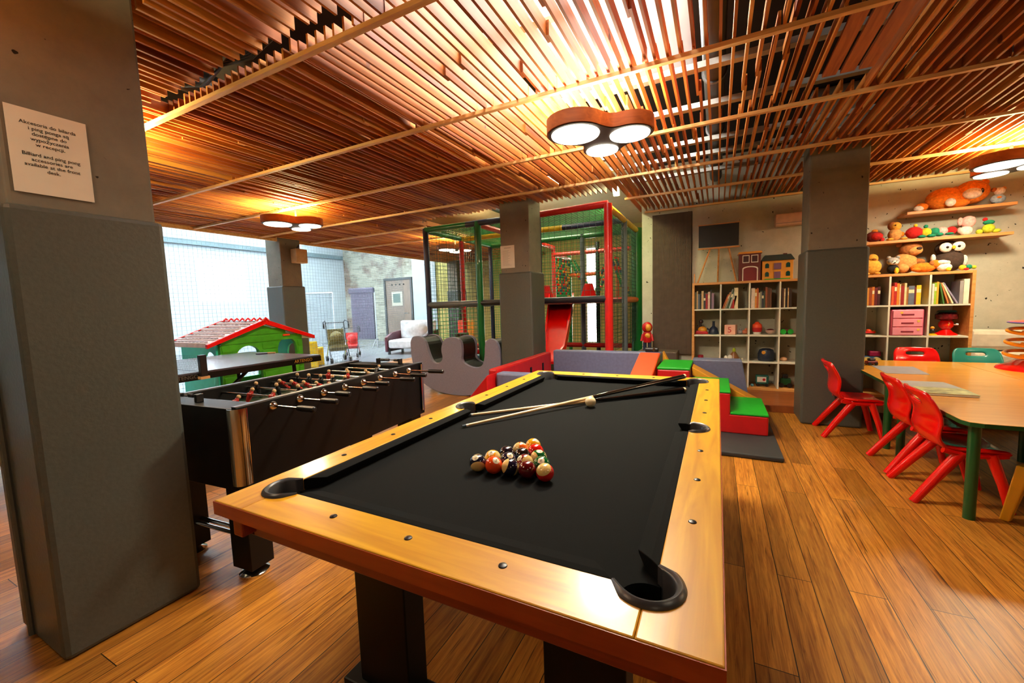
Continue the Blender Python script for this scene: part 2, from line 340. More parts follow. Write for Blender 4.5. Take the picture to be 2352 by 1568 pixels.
cb_.obj('cable_bundle',M_blackp,None,True,label='black cable bundle hanging in the gap at the slat ends, upper left',category='cables')
# services above the slats
for k,(px,r) in enumerate(((-.04,.075),(1.9,.06),(-3.4,.09))):
    t=thing('ventilation_pipe',['dark ventilation pipe running above the slats right of the big lamp','thin dark pipe above the slats near the toy shelves','dark pipe above the slats left of the roof light'][k],'pipe',(px,0,3.0))
    MB().tube([(0,-2.9,0),(0,6.5,0)],r,20).obj('pipe',mat('dark_pipe','#3a3835',.4,.6),t,True)
    m=MB()
    for q in range(8): m.tube([(0,-2.2+q*1.15,0),(0,-2.17+q*1.15,0)],r+.012,20)
    m.obj('clamp',M_steel,t)
for k,y in enumerate((2.24,3.2,3.82,4.63,5.05,5.7)):
    m=MB(); m.box(-1.5,4.9,y-.03,y+.03,2.86,2.875)
    m.box(-1.5,4.9,y-.03,y-.025,2.875,2.9); m.box(-1.5,4.9,y+.025,y+.03,2.875,2.9)
    m.obj('ceiling_rail',mat('galvanised','#a9aba6',.4,.5),label='galvanised cable rail above the slats, '+['first','second','third','fourth','fifth','sixth'][k]+' counting from the camera',category='rail',group='cable rails above the slats')
# ---------------------------------------------------------------- pillars
def pillar(x0,x1,y0,y1,label,sign=None,padh=1.75,e=.03):
    t=thing('concrete_pillar',label,'pillar',((x0+x1)/2,(y0+y1)/2,0)); hx,hy=(x1-x0)/2,(y1-y0)/2
    B(-hx,hx,-hy,hy,padh-.03,3.29).obj('concrete_shaft',M_conc,t,bevel=.012)
    m=MB()
    m.box(-hx-e,hx+e,-hy-e,hy+e,.002,padh); m.obj('padded_cover',M_pad,t,bevel=.02)
    return t
pA=pillar(-2.66,-2.24,.53,.96,'large near grey padded concrete pillar carrying the billiard rules notice',padh=1.735,e=.02)
z=MB(); z.box(-.245,-.237,-.236,-.2355,.02,1.7)
MB().tube([(-.08,-.24,.02),(-.085,-.242,.9),(-.08,-.24,1.72)],.012,8).obj('zip_seam',M_pad,pA,True)
pB=pillar(-2.65,-2.22,5.0,5.40,'grey padded concrete pillar in front of the play frame')
pC=pillar(.80,1.26,5.03,5.42,'grey padded concrete pillar between the two bookcases',padh=1.765,e=.02)
pE=pillar(-7.30,-6.95,10.3,10.7,'olive lit pillar at the back seen through the play frame netting',padh=1.8)
pD=pillar(-7.62,-7.2,4.93,5.34,'far grey padded pillar behind the toy playhouse with a speaker on it',padh=1.8)
# paper notices
t=thing('paper_notice','white bilingual paper notice about billiard and ping pong accessories','notice',(-2.235,.655,1.93),PI/2)
B(-.105,.105,-.001,.0008,-.15,.15).obj('sheet',M_paper,t)
RX=Matrix.Rotation(PI/2,4,'X')
tm=text_mb('Akcesoria do bilarda\ni ping ponga są\ndostępne do\nwypożyczenia\nw recepcji.\n\nBilliard and ping pong\naccessories are\navailable at the front\ndesk.',.0175,spacing=1.05)
xf(tm,Matrix.Translation((0,-.0015,.095))@RX); tm.obj('printed_text',M_print,t)
t=thing('paper_notice','small white paper notice on the pillar in front of the play frame','notice',(-2.545,4.997,1.965))
B(-.105,.105,-.001,.001,-.15,.15).obj('sheet',M_paper,t)
m=MB(); m.box(-.05,.05,-.0016,-.001,.115,.122)
for q in range(14):
    wd=random.uniform(.04,.07); m.box(-.075,-.075+wd*2,-.0016,-.001,.08-q*.015,.083-q*.015)
m.obj('printed_lines',mat('faint_print','#9a948a',.8,noise=0),t)
# ---------------------------------------------------------------- ceiling lamps
def lamp(x,y,zc,label,rot=0,sc=1,pw=22,upw=14,col=(1,.86,.54),upc=None):
    t=thing('ceiling_lamp',label,'lamp',(x,y,zc),rot,'three-disc ceiling lamps'); C=[(-.17,-.10,.20),(.2,.02,.165),(0,.27,.145)]
    C=[(a*sc,b*sc,r*sc) for a,b,r in C]
    out=[]; n=72; cx,cy=0.01*sc,.06*sc
    for k in range(n):      # outline = outer hull of the three discs, waisted between them
        th=2*PI*k/n; d=Vector((math.cos(th),math.sin(th))); best=.1*sc
        for a,b,r in C:
            p=Vector((a-cx,b-cy)); q=p.dot(d); disc=r*r-(p.length_squared-q*q)
            if disc>0: best=max(best,q+math.sqrt(disc))
        out.append(best)
    for _ in range(2): out=[max(out[k],sum(out[(k+j)%n] for j in range(-4,5))/9*.975) for k in range(n)]
    ring=[(cx+out[k]*math.cos(2*PI*k/n),cy+out[k]*math.sin(2*PI*k/n)) for k in range(n)]
    MB().prism(ring,.0,.085).obj('housing',M_lampw,t,True)
    inn=[(cx+(x_-cx)*.97,cy+(y_-cy)*.97) for x_,y_ in ring]
    MB().prism(inn,-.006,.0).obj('face_plate',M_lampd,t)
    for a,b,r in C:
        MB().lathe([(r*.82,-.014),(r*.84,-.006)],(a,b,0),40).obj('diffuser',M_diff,t)
    MB().tube([(cx,cy,.085),(cx,cy,.2)],.012,8).obj('stem',M_steel,t)
    a1=area('lamp_light',(0,.03*sc,-.03),.34*sc,.34*sc,pw,col,shape='DISK'); a1.parent=t
    a2=area('lamp_uplight',(0,.05*sc,.095),.5*sc,.5*sc,upw,upc or col,(PI,0,0),shape='DISK'); a2.parent=t
    return t
UC=(1,.76,.34)
lamp(-.708,2.815,2.42,'large three-disc wooden ceiling lamp above the pool table',math.radians(12),.932,60,60,(1,.88,.62),(1,.90,.68))
lamp(-4.85,3.54,2.42,'three-disc wooden ceiling lamp above the ping pong table',math.radians(35),.932,26,110,upc=UC)
lamp(2.377,5.45,2.42,'three-disc wooden ceiling lamp at the right edge above the toy shelves',math.radians(10),.932,44,110,(1,.88,.6),UC)
lamp(-4.61,6.80,2.42,'three-disc ceiling lamp seen through the play frame netting',math.radians(35),.932,26,60,upc=UC)
lamp(-3.75,1.2,2.42,'ceiling lamp hidden behind the near pillar',0,.932,30,170,upc=UC)
lamp(-1.9,-.2,2.42,'unseen fill ceiling lamp behind the camera left of the pool table',0,.932,4,80,upc=UC)  # unseen lamp inferred from the orange-lit slat ends, doubles as fill
lamp(1.5,.6,2.42,'fill lamp added above the floor right of the pool table',0,.932,2,9,upc=UC)  # unseen lamp, added as fill light
lamp(4.1,3.6,2.42,'fill lamp added outside the right image edge above the craft tables',0,.932,24,90,(1,.88,.6),UC)  # unseen lamp added to brighten the right wall and craft tables
lamp(1.3,-1.7,2.42,'fill lamp added behind the camera on the right',0,.932,2,8,upc=UC)  # added for fill only, dressed as another ceiling lamp
# ================================================================ POOL TABLE
X0,X1,Y0,Y1=-1.258,.016,.604,2.926; cx,cy=(X0+X1)/2,(Y0+Y1)/2
pt=thing('pool_table','maple pool table with charcoal felt in the foreground','pool table',(cx,cy,0))
hx,hy=(X1-X0)/2,(Y1-Y0)/2; rw=.112; tz=.80; bz=.765
ix,iy=hx-rw,hy-.122
PK=[(-ix+.0,-iy+.0,1,1),(ix,-iy,-1,1),(-ix,iy,1,-1),(ix,iy,-1,-1)]
def pocket_cut(poly_pts): return poly_pts
pr=.052; prm=.05
def arc(cx_,cy_,r,a0,a1,n=14): return [(cx_+r*math.cos(a0+(a1-a0)*k/n),cy_+r*math.sin(a0+(a1-a0)*k/n)) for k in range(n+1)]
# rails: each board with pocket bites cut from its outline
o=.012
cxp,cyp=ix-.013,iy-.013           # corner pocket centres
q2=.7071; ARM=(cxp+pr*q2-ix)/q2; tipy=cyp-pr*q2-ARM*q2
def rail_y(sx):   # long side rail with half of each corner pocket and the side pocket bitten out
    pts=[(hx,-hy),(hx,hy),(cxp,hy)]+arc(cxp,cyp,pr,PI/2,-PI/4,18)+[(ix,tipy)]
    pts+=[(ix,prm)]+arc(ix+.012,0,prm,PI/2,-PI/2,18)+[(ix,-prm)]
    pts+=[(ix,-tipy)]+arc(cxp,-cyp,pr,PI/4,-PI/2,18)+[(cxp,-hy)]
    return [(sx*x_,y_) for x_,y_ in pts]
def rail_x(sy):
    t1=cxp-pr*q2-(cyp+pr*q2-iy)
    pts=[(-cxp+.0008,hy)]+arc(-cxp,cyp,pr,PI/2,PI/4,12)+[(-t1,iy),(t1,iy)]+arc(cxp,cyp,pr,3*PI/4,PI/2,12)+[(cxp-.0008,hy)]
    return [(x_,sy*y_) for x_,y_ in pts]
for sx in (-1,1):
    MB().prism(rail_y(sx),tz-.04,tz).obj('rail',M_rail,pt,bevel=.003,label='long side wooden rail')
for sy in (-1,1):
    MB().prism(rail_x(sy),tz-.04,tz).obj('rail',M_railx,pt,bevel=.003,label='short end wooden rail')
M_edge=wood('rail_edge_wood','#8c2c08','#ac4812',.4,0,2.0,.2)
for sx in (-1,1): B(sx*(hx+.001)-.001,sx*(hx+.001)+.001,-hy-.002,hy+.002,tz-.04,tz-.0025).obj('rail_edge',M_edge,pt)
for sy in (-1,1): B(-hx,hx,sy*(hy+.001)-.001,sy*(hy+.001)+.001,tz-.04,tz-.0025).obj('rail_edge',M_edge,pt)
# apron and corner blocks
m=MB(); m.box(-hx+.05,hx-.05,-hy+.065,-hy+.085,.675,.762); m.box(-hx+.05,hx-.05,hy-.065,hy-.045,.675,.762)
for s in (-1,1): m.box(s*(hx-.055)-.01,s*(hx-.055)+.01,-hy+.065,hy-.065,.675,.762)
m.obj('apron',M_apron,pt,bevel=.003)
for sx in (-1,1):
    for sy in (-1,1):
        m=MB(); m.box(sx*(hx-.052)-.022,sx*(hx-.052)+.022,sy*(hy-.05)-.024,sy*(hy-.05)+.024,.69,.76); m.obj('corner_block',M_apron,pt,bevel=.005)
# bed with cut corners so the pockets are real holes
def ub(cx_,cy_,r,ang,am):   # bed bite: arc opening towards the table centre
    return arc(cx_,cy_,r,ang-am,ang+am,12)
e_=.035
bed=[(ix+e_,-(iy-.09)),(ix+e_,-.06)]+arc(ix+.012,0,prm*.97,-PI*.62,-PI*1.38,10)+[(ix+e_,.06),(ix+e_,iy-.09)]
bed+=arc(cxp,cyp,pr*.98,-PI*.30,-PI*1.20+PI*0,12)[0:0]+[(cxp+.02,cyp-.055)]+arc(cxp,cyp,pr*.98,-PI*.40,-PI*1.10,12)+[(cxp-.055,cyp+.02),(iy*0+ix-.09,iy+e_)]
n_b=len(bed); bed=bed+[(-x_,y_) for x_,y_ in bed[::-1] if y_>0 or True][:0]
right=bed; top_=[p for p in right]
half=[p for p in right if True]
# mirror: upper right quarter -> full outline
q1=[(ix+e_,.06),(ix+e_,iy-.09),(cxp+.02,cyp-.055)]+arc(cxp,cyp,pr*.98,-PI*.40,-PI*1.10,12)+[(cxp-.055,cyp+.02),(ix-.09,iy+e_)]
mid=arc(ix+.012,0,prm*.97,-PI*.62,-PI*1.38,10)
bed=q1+[(-x_,y_) for x_,y_ in q1[::-1]]+[(-x_,-y_) for x_,y_ in mid]+[(-x_,-y_) for x_,y_ in q1]+[(x_,-y_) for x_,y_ in q1[::-1]]+mid
MB().prism(bed,bz-.03,bz).obj('felt_bed',M_felt,pt)
# cushions: nose profile swept, ends mitred toward the pockets
cw=.048
def cushion(a,b,inn,f0=1.0,f1=1.0):   # a,b rail-side end points; inn = inward unit vector
    a,b,inn=Vector(a),Vector(b),Vector(inn); d=(b-a).normalized(); vs=[]
    for p,s,fac in ((a,1,f0),(b,-1,f1)):
        for off,zz in ((0,tz-.001),(cw*.35,tz+.0005),(cw,tz-.004),(cw*.93,tz-.014),(cw*.62,bz+.001),(0,bz+.001)):
            q=p+inn*off+d*s*off*fac; vs.append((q.x,q.y,zz))
    n=6; fs=[tuple(range(n)),tuple(range(2*n-1,n-1,-1))]+[(i_,(i_+1)%n,(i_+1)%n+n,i_+n) for i_ in range(n)]
    MB().add(vs,fs).obj('cushion',M_felt,pt,bevel=.002)
for s in (-1,1):
    t1_=cxp-pr*q2-(cyp+pr*q2-iy); cushion((-t1_,s*iy),(t1_,s*iy),(0,-s))
    cushion((s*ix,-tipy),(s*ix,-prm),(-s,0),1,.3); cushion((s*ix,prm),(s*ix,tipy),(-s,0),.3,1)
# pockets
def pocket(px,py,r,ang,arm):
    # U-shaped rubber rim: arc plus two straight arms toward the table centre, inner wall hanging into the hole
    d=Vector((math.cos(ang),math.sin(ang))); e=Vector((-d.y,d.x)); path=[]; N_=22
    for k in range(5): path.append((Vector((px,py))-e*r-d*arm*(1-k/4),-e,k/5))
    for k in range(1,N_): t=-PI/2+PI*k/N_; v=d*math.cos(t)+e*math.sin(t); path.append((Vector((px,py))+v*r,v,1))
    for k in range(5): path.append((Vector((px,py))+e*r-d*arm*k/4,e,1-k/5))
    vs=[];fs=[]
    for p,nrm,wg in path:
        wgt=.25+.75*wg
        for off,zz in ((-.003,-.075),(-.003,.002),(0,.006*wgt+.001),(.007*wgt,.009*wgt+.001),(.014*wgt,.005*wgt+.0005),(.016*wgt,.0003)): q=p+nrm*off; vs.append((q.x,q.y,tz+zz))
    c=6
    for k in range(len(path)-1):
        for j in range(c-1): fs.append((k*c+j,k*c+j+1,(k+1)*c+j+1,(k+1)*c+j))
    o_=MB().add(vs,fs).obj('pocket_rim',M_rub,pt,True)
    cup=MB().lathe([(r*1.0,tz-.07),(r*.97,tz-.09),(r*.6,tz-.13),(.002,tz-.135)],(px,py,0),20); cup.f=[f for f in cup.f if len(f)==4]; cup.mi=cup.mi[:len(cup.f)]
    cup.obj('pocket_cup',M_black,o_,True)
for sx in (-1,1):
    for sy in (-1,1): pocket(sx*cxp,sy*cyp,pr,math.atan2(sy,sx),ARM)
    pocket(sx*(ix+.012),0,prm,0 if sx>0 else PI,.012)
for X,Y in [(x_,-hy+.073) for x_ in (-.243,0,.243)]+[(x_,hy-.073) for x_ in (-.243,0,.243)]+[(s*(hx-.062),y_) for s in (-1,1) for y_ in (-.765,-.515,-.265,.257,.516,.775)]:
    MB().lathe([(.0095,0),(.0085,.002),(.004,.0035),(.0005,.0038)],(X,Y,tz),16).obj('sight_marker',M_blackp,pt,True)
for sy in (-1,1):
    y_=sy*(hy-.335)
    for sx in (-1,1): B(sx*.336-.105,sx*.336+.105,y_-.045,y_+.045,.08,.69).obj('leg',M_black,pt,bevel=.004)
    B(-.50,.50,y_-.07,y_+.05,.0,.08).obj('foot_beam',M_black,pt,bevel=.006)
B(-ix,ix,-iy+.02,iy-.02,.69,.735).obj('cabinet_floor',M_black,pt)
# balls
R=.0286
def ballmat(n,band,stripe):
    m,N,L,b=P('ball_%d'%n); b.inputs['Roughness'].default_value=.08; b.inputs['Coat Weight'].default_value=.6
    tc=N.new('ShaderNodeTexCoord'); sp=N.new('ShaderNodeSeparateXYZ'); L.new(tc.outputs['Object'],sp.inputs[0])
    ab=N.new('ShaderNodeMath'); ab.operation='ABSOLUTE'; L.new(sp.outputs['X'],ab.inputs[0])
    gt=N.new('ShaderNodeMath'); gt.operation='GREATER_THAN'; gt.inputs[1].default_value=.0155 if stripe else 9; L.new(ab.outputs[0],gt.inputs[0])
    mx=N.new('ShaderNodeMixRGB'); mx.inputs['Color1'].default_value=lin(band); mx.inputs['Color2'].default_value=lin('#e6c277'); L.new(gt.outputs[0],mx.inputs[0])
    g2=N.new('ShaderNodeMath'); g2.operation='GREATER_THAN'; g2.inputs[1].default_value=R*.92 if n else 9; L.new(sp.outputs['Z'],g2.inputs[0])
    m2=N.new('ShaderNodeMixRGB'); m2.inputs['Color2'].default_value=lin('#efe2bd'); L.new(g2.outputs[0],m2.inputs[0]); L.new(mx.outputs[0],m2.inputs['Color1'])
    L.new(m2.outputs[0],b.inputs['Base Color']); return m
BC={1:'#e6a212',2:'#171a33',3:'#d81a10',4:'#1c1620',5:'#ee4a10',6:'#0c5a2a',7:'#5c0a10',8:'#0b0b0c',9:'#e6a212',10:'#161a2e',11:'#c01810',12:'#17142a',13:'#e8621a',14:'#0c5a2a',15:'#6a0c10'}
CN={1:'solid yellow',2:'solid navy blue',3:'solid bright red',4:'solid dark purple',5:'solid orange',6:'solid green',7:'solid maroon',8:'solid black',9:'yellow striped',10:'navy striped',11:'red striped',12:'dark purple striped',13:'orange striped',14:'green striped',15:'maroon striped'}
# number position: (toward viewer tilt, sideways) as direction of the number disc in world; axis = stripe axis (cap) direction
RK=[[10,5,12,7,11],[9,2,15,6],[4,8,14],[13,3],[1]]
ORI={10:((-.0,-.55,.85),(.45,-.8,-.4)),5:((.55,-.35,.75),None),12:((-.3,.9,.5),(-.35,-1,-.02)),7:((.4,.8,-.3),None),11:((0,.9,.6),(-.02,-1,-.25)),
     9:((.05,-.45,.9),(-.9,-.3,.1)),2:((.45,-.35,.85),None),15:((-.5,-.55,.75),(1,-.35,.1)),6:((.2,-.6,.8),None),4:((0,.9,-.4),None),8:((.2,.9,.2),None),14:((.2,-.1,1),(-.55,-.8,-.1)),13:((.35,.2,.9),(-.75,-.6,.1)),3:((.1,.9,-.3),None),1:((.5,.05,.9),None)}
base=Vector((-.715,1.134)); ex_=Vector((math.cos(.05),math.sin(.05))); ey_=Vector((-math.sin(.05),math.cos(.05))); D=.0597
def mkball(n,pos,mt,name,label,num,cap):
    zc=Vector(num).normalized(); xc=Vector(cap) if cap else zc.orthogonal(); xc=(xc-zc*xc.dot(zc)).normalized(); yc=zc.cross(xc)
    M=Matrix((xc,yc,zc)).transposed()
    o_=MB().sph((0,0,0),R,nu=40,nv=28).obj(name,mt,None,True); o_.matrix_world=Matrix.Translation(pos)@M.to_4x4()
    o_['label']=label; o_['category']='billiard ball'
    if n:
        o_['group']='racked billiard balls'
        # text turned so that it reads upright from the near end of the table
        upw=Vector((.3,.6,.9)); v=(M.transposed()@upw); v.z=0; a=math.atan2(v.y,v.x)-PI/2
        tmb=text_mb(str(n),.0125); co=[Vector(q) for q in tmb.v]; mxx=(min(q.x for q in co)+max(q.x for q in co))/2; mxy=(min(q.y for q in co)+max(q.y for q in co))/2
        nv=[]
        for q in co:
            q=Matrix.Rotation(a,3,'Z')@Vector((q.x-mxx,q.y-mxy,0)); nv.append((q.x,q.y,math.sqrt(R*R-q.x*q.x-q.y*q.y)+.0002))
        tmb.v=nv; tmb.obj('printed_number',M_print,o_)
    return o_
for r_,row in enumerate(RK):
    for c_,n in enumerate(row):
        q=base+ex_*(D*(c_+r_*.5))+ey_*(D*.866*r_*1.02)
        mkball(n,(q.x,q.y,bz+R),ballmat(n,BC[n],n>8),'billiard_ball',CN[n]+' billiard ball in the racked triangle',*ORI[n])
mkball(0,(-.596,2.085,bz+R),mat('cue_ball_ivory','#e4d3a8',.12,noise=.04,coat=.6),'cue_ball','ivory white cue ball lying against the cues',(0,0,1),None)
# cues
def cue(a,b,label):
    a,b=Vector(a),Vector(b); L_=(b-a).length; t=thing('pool_cue',label,'pool cue',(a+b)/2); a=a-(a+b)/2; b_=b-(t.location); a=-b_
    f=lambda s:a+(b_-a)*s
    MB().tube([f(.02),f(.5)],[.0062,.0092],14).obj('shaft',wood('cue_maple','#d9b47c','#ecca94',.3,0,1,.4) if 'cue_maple' not in MC else MC['cue_maple'],t,True)
    MB().tube([f(0),f(.012)],[.0062,.0063],14).obj('tip',mat('blue_chalk_tip','#3c4a55',.9),t,True)
    MB().tube([f(.0121),f(.02)],[.0063,.0063],14).obj('ferrule',mat('ferrule','#e8dcc4',.4),t,True)
    MB().tube([f(.5),f(.52),f(.99)],[.0092,.0098,.0148],14).obj('butt',mat('black_lacquer','#0a0a0b',.12,coat=1),t,True)
    MB().tube([f(.99),f(1)],[.0150,.0142],14).obj('bumper',mat('bumper','#c9b18a',.5),t,True)
    return t
cue((-1.036,1.522,.7735),(-.183,2.825,.824),'pool cue with its black butt propped on the far rail, nearer tip')
cue((-1.115,1.695,.7735),(-.167,2.604,.7815),'pool cue lying flat on the felt behind the cue ball')
# ================================================================ FOOSBALL TABLE
ft=thing('foosball_table','black foosball table with chrome rods left of the pool table','foosball table',(-2.008,1.089,0),math.radians(4.2))
W_,L_=.68,1.5
m=MB(); m.box(-.03,0,0,L_,.47,.88); m.box(-W_,-W_+.03,0,L_,.47,.88); m.box(-W_+.03,-.03,0,.13,.47,.872); m.box(-W_+.03,-.03,L_-.13,L_,.47,.872); m.box(-W_+.03,-.03,.13,L_-.13,.47,.50)
m.obj('cabinet',M_black,ft,bevel=.003)
B(-W_+.03,-.03,.13,L_-.13,.772,.782).obj('playfield',mat('green_playfield','#0c2a17',.4),ft)
for sx in (0,1):
    m=MB(); x_=-.03 if sx==0 else -W_; m.box(x_,x_+.03,0,L_,.8802,.884); m.obj('top_trim',M_steel,ft)
for sx,sy in ((0,0),(1,0),(0,1),(1,1)):
    x_=-.16 if sx==0 else -W_+.01; y_=.02 if sy==0 else L_-.15
    lg=B(x_,x_+.14,y_,y_+.12,.05,.47).obj('leg',M_black,ft,bevel=.003)
    MB().lathe([(.068,0),(.068,.012),(.05,.024),(.018,.034),(.016,.05)],(x_+.07,y_+.06,0),28).obj('levelling_foot',M_chrome,lg,True)
    xc_=0 if sx==0 else -W_; yc_=0 if sy==0 else L_
    m=MB(); n=12; ccx=xc_+(-.032 if sx==0 else .032); ccy=yc_+(.032 if sy==0 else -.032); bd_=math.atan2(-1 if sy==0 else 1,1 if sx==0 else -1)
    pr_=[(ccx+.0475*math.cos(bd_+t_),ccy+.0475*math.sin(bd_+t_)) for t_ in [(-62+124*k/n)*PI/180 for k in range(n+1)]]
    m.prism(pr_+[(ccx+.044*math.cos(bd_+t_),ccy+.044*math.sin(bd_+t_)) for t_ in [(62-124*k/n)*PI/180 for k in range(n+1)]],.5,.872); m.obj('corner_trim',M_chrome,ft,True)
for y_ in (.08,L_-.09):
    for q in (-.02,.02): MB().tube([(-W_+.155,y_+q,.20),(-.165,y_+q,.20)],.011,12).obj('cross_tube',M_chrome,ft,True)
m=MB(); th=[2*PI*k/32 for k in range(33)]
m.tube([(-.50+.05*math.copysign(abs(math.cos(t_))**.6,math.cos(t_)),-.004,.675+.042*math.copysign(abs(math.sin(t_))**.6,math.sin(t_))) for t_ in th],.0028,6,False); m.obj('ball_return_rim',M_chrome,ft,True)
MB().prism([(-.50+.047*math.copysign(abs(math.cos(t_))**.6,math.cos(t_)),.675+.039*math.copysign(abs(math.sin(t_))**.6,math.sin(t_))) for t_ in th[:-1]],-.0006,.001,'y').obj('ball_return_opening',mat('pitch_black','#020202',.9),ft)
M_man=[mat('player_red','#a8231a',.35),mat('player_navy','#15171c',.35)]; M_skin=mat('player_ivory','#cfa878',.4)
cfg=[(1,0,.05),(2,0,.03),(3,1,-.04),(5,0,.02),(5,1,-.03),(3,0,.05),(2,1,.0),(1,1,.04)]
for k,(n,tm_,sh) in enumerate(cfg):
    y_=.19+k*.161; zr=.845; tilt=random.uniform(-.9,.9); rod=MB().tube([(-W_-.10+sh,y_,zr),(.14+sh*.9+(k>5)*.03,y_,zr)],.0065,10).obj('rod',M_chrome,ft,True)
    MB().tube([(.13+sh*.9+(k>5)*.03,y_,zr),(.145+sh,y_,zr),(.235+sh+(k>5)*.03,y_,zr),(.24+sh+(k>5)*.03,y_,zr)],[.012,.0145,.0145,.010],12).obj('handle',M_blackp,rod,True)
    for xx_,s in ((0,1),(-W_,-1)):
        MB().tube([(xx_,y_,zr),(xx_+s*.008,y_,zr),(xx_+s*.018,y_,zr)],[.024,.022,.011],16).obj('bearing',M_chrome,rod,True)
    for j in range(n):
        xj=-W_/2+(j-(n-1)/2)*(.5/max(n,3)*1.1)+sh; fg=MB(); fg.k=0
        fg.tube([(xj-.016,y_,zr),(xj+.016,y_,zr)],.0125,10)
        Rr=Matrix.Rotation(tilt,3,'X')
        def pp(v): return Vector((xj,y_,zr))+Rr@Vector(v)
        fg.tube([pp((0,0,.022)),pp((0,0,-.018)),pp((0,0,-.045)),pp((0,.004,-.062))],[.010,.014,.008,.010],8)
        fg.k=1; fg.sph(pp((0,0,.032)),.0115,nu=10,nv=8)
        fg.obj('player_figure',[M_man[tm_],M_skin],rod,True)
for y_,x0_,x1_ in ((.06,-.62,-.38),(L_-.06,-.40,-.18)):
    a_=MB(); a_.box(x0_,x0_+.02,y_-.018,y_+.018,.872,.915); a_.box(x1_,x1_+.02,y_-.018,y_+.018,.872,.915); sc_=a_.obj('score_counter',M_blackp,ft,bevel=.003)
    MB().tube([(x0_+.01,y_,.902),(x1_+.01,y_,.902)],.0035,8).obj('wire',M_chrome,sc_,True)
    for q in range(10):
        xq=x0_+.035+q*.0125+(.05 if q>6 else 0); MB().tube([(xq,y_,.902),(xq+.010,y_,.902)],.0105,10).obj('bead',M_blackp,sc_,True)
# ================================================================ PING PONG TABLE
pp_=thing('ping_pong_table','black topped ping pong table beyond the foosball table','ping pong table',(-5.32,2.19,0))
for s in (-1,1): B(-.7625,.7625,min(0,s*1.37)+.003,max(0,s*1.37)-.003,.74,.76).obj('table_top',mat('pingpong_top','#4a4a56',.27,noise=.05),pp_,bevel=.002)
m=MB(); m.box(.735,.765,-1.37,1.37,.68,.742); m.box(-.765,-.735,-1.37,1.37,.68,.742); m.box(-.735,.735,-1.37,-1.34,.68,.742); m.box(-.735,.735,1.34,1.37,.68,.742); m.obj('apron_frame',M_black,pp_)
tb=text_mb('ARTENGO',.052,extrude=.0004); xf(tb,Matrix.Translation((.7662,1.12,.70))@Matrix.Rotation(PI/2,4,'Z')@RX); tb.obj('brand_lettering',mat('ochre_print','#b98a2c',.6,noise=0),pp_)
tb=text_mb('ARTENGO',.052,extrude=.0004); xf(tb,Matrix.Translation((.7662,-.15,.70))@Matrix.Rotation(PI/2,4,'Z')@RX); tb.obj('brand_lettering',mat('dull_grey_print','#55504a',.6,noise=0),pp_)
for s in (-1,1):
    MB().tube([(.55*s,-.6,.7),(.55*s,-.1,.12),(.55*s,.6,.7)],.02,10).obj('folding_strut',M_black,pp_,True)
    for t_ in (-1,1):
        lg=MB().tube([(.6*s,t_*1.1,.7),(.6*s,t_*1.12,.03)],.022,10).obj('leg',M_black,pp_,True)
        MB().tube([(.6*s-.02,t_*.35,.06),(.6*s+.02,t_*.35,.06)],.06,18).obj('wheel',M_blackp,pp_,True)
    MB().tube([(.6*s,-.4,.07),(.6*s,.4,.07)],.018,10).obj('wheel_bar',M_black,pp_,True)
nt=MB(); nt.net((-.78,0,.762),(1.56,0,0),(0,0,.15),78,8,.0009); nt.obj('net',mat('dark_net','#1c1d20',.8),pp_)
for s in (-1,1): B(s*.80-.025,s*.80+.025,-.03,.03,.70,.925,rx=.0).obj('net_clamp',M_blackp,pp_,bevel=.004)
B(.775,.835,-.04,.04,.69,.715).obj('clamp_pad',mat('tan_clamp','#c79b6a',.5),pp_)
t=thing('table_tennis_bat','black table tennis bat lying at the far end of the ping pong table','bat',(-5.55,3.42,.762),.6)
MB().lathe([(.075,0),(.077,.006),(.075,.012)],(0,0,0),30).obj('blade',mat('bat_rubber','#1b1a1c',.6),t); B(.07,.17,-.013,.013,-.001,.016).obj('handle',mat('bat_wood','#b58a55',.5),t,bevel=.004)
# ================================================================ PLAYHOUSE
ph=thing('toy_playhouse','green plastic toy playhouse with red tiled roof','playhouse',(-6.98,4.03,0))
M_gh=mat('playhouse_green','#3f9a18',.4,noise=.15,scale=8); M_gd=mat('playhouse_teal','#3fd8c0',.4,noise=.06); M_gr=mat('playhouse_dark_green','#1f8a20',.45)
hw,dp=.66,.5
def archwall(w,h,arches,peak=None,n=12):
    # polygon strips of a wall (a: along, z) with arch openings; returns list of column quads
    out=[]; edges=sorted(set([-w,w]+[a for c,r,s,b in arches for a in [c-r+2*r*k/n for k in range(n+1)]]+([0] if peak else [])))
    def top(a): return (h+(peak-h)*(1-abs(a)/w)) if peak else h
    for a0,a1 in zip(edges[:-1],edges[1:]):
        mid=(a0+a1)/2; hit=[A for A in arches if abs(mid-A[0])<A[1]]
        if hit:
            c,r,s,b=hit[0]; f=lambda a:s+math.sqrt(max(0,r*r-(a-c)**2))
            out.append([(a0,f(a0)),(a1,f(a1)),(a1,top(a1)),(a0,top(a0))])
            if b>0: out.append([(a0,0),(a1,0),(a1,b),(a0,b)])
        else: out.append([(a0,0),(a1,0),(a1,top(a1)),(a0,top(a0))])
    return out
m=MB()
for q in archwall(hw,.86,[(-.26,.2,.62,.0),(.38,.17,.72,.42)],1.12): m.prism(q,dp-.03,dp+.03,'x')
for q in range(9):
    zz=.06+q*.115; wd=hw-.02 if zz<.84 else hw*(1.12-zz)/.26
    for a0,a1 in ((-wd,-.48),(-.04,.19),(.57,wd)) if zz<.85 else ((-wd,wd),):
        if a1>a0: m.box(dp+.028,dp+.042,a0,a1,zz,zz+.085)
m.obj('log_gable_wall',M_gh,ph)
m=MB()
for q in archwall(hw,.86,[(-.3,.22,.62,.2),(.3,.2,.62,.2)],1.12): m.prism(q,-dp-.03,-dp+.03,'x')
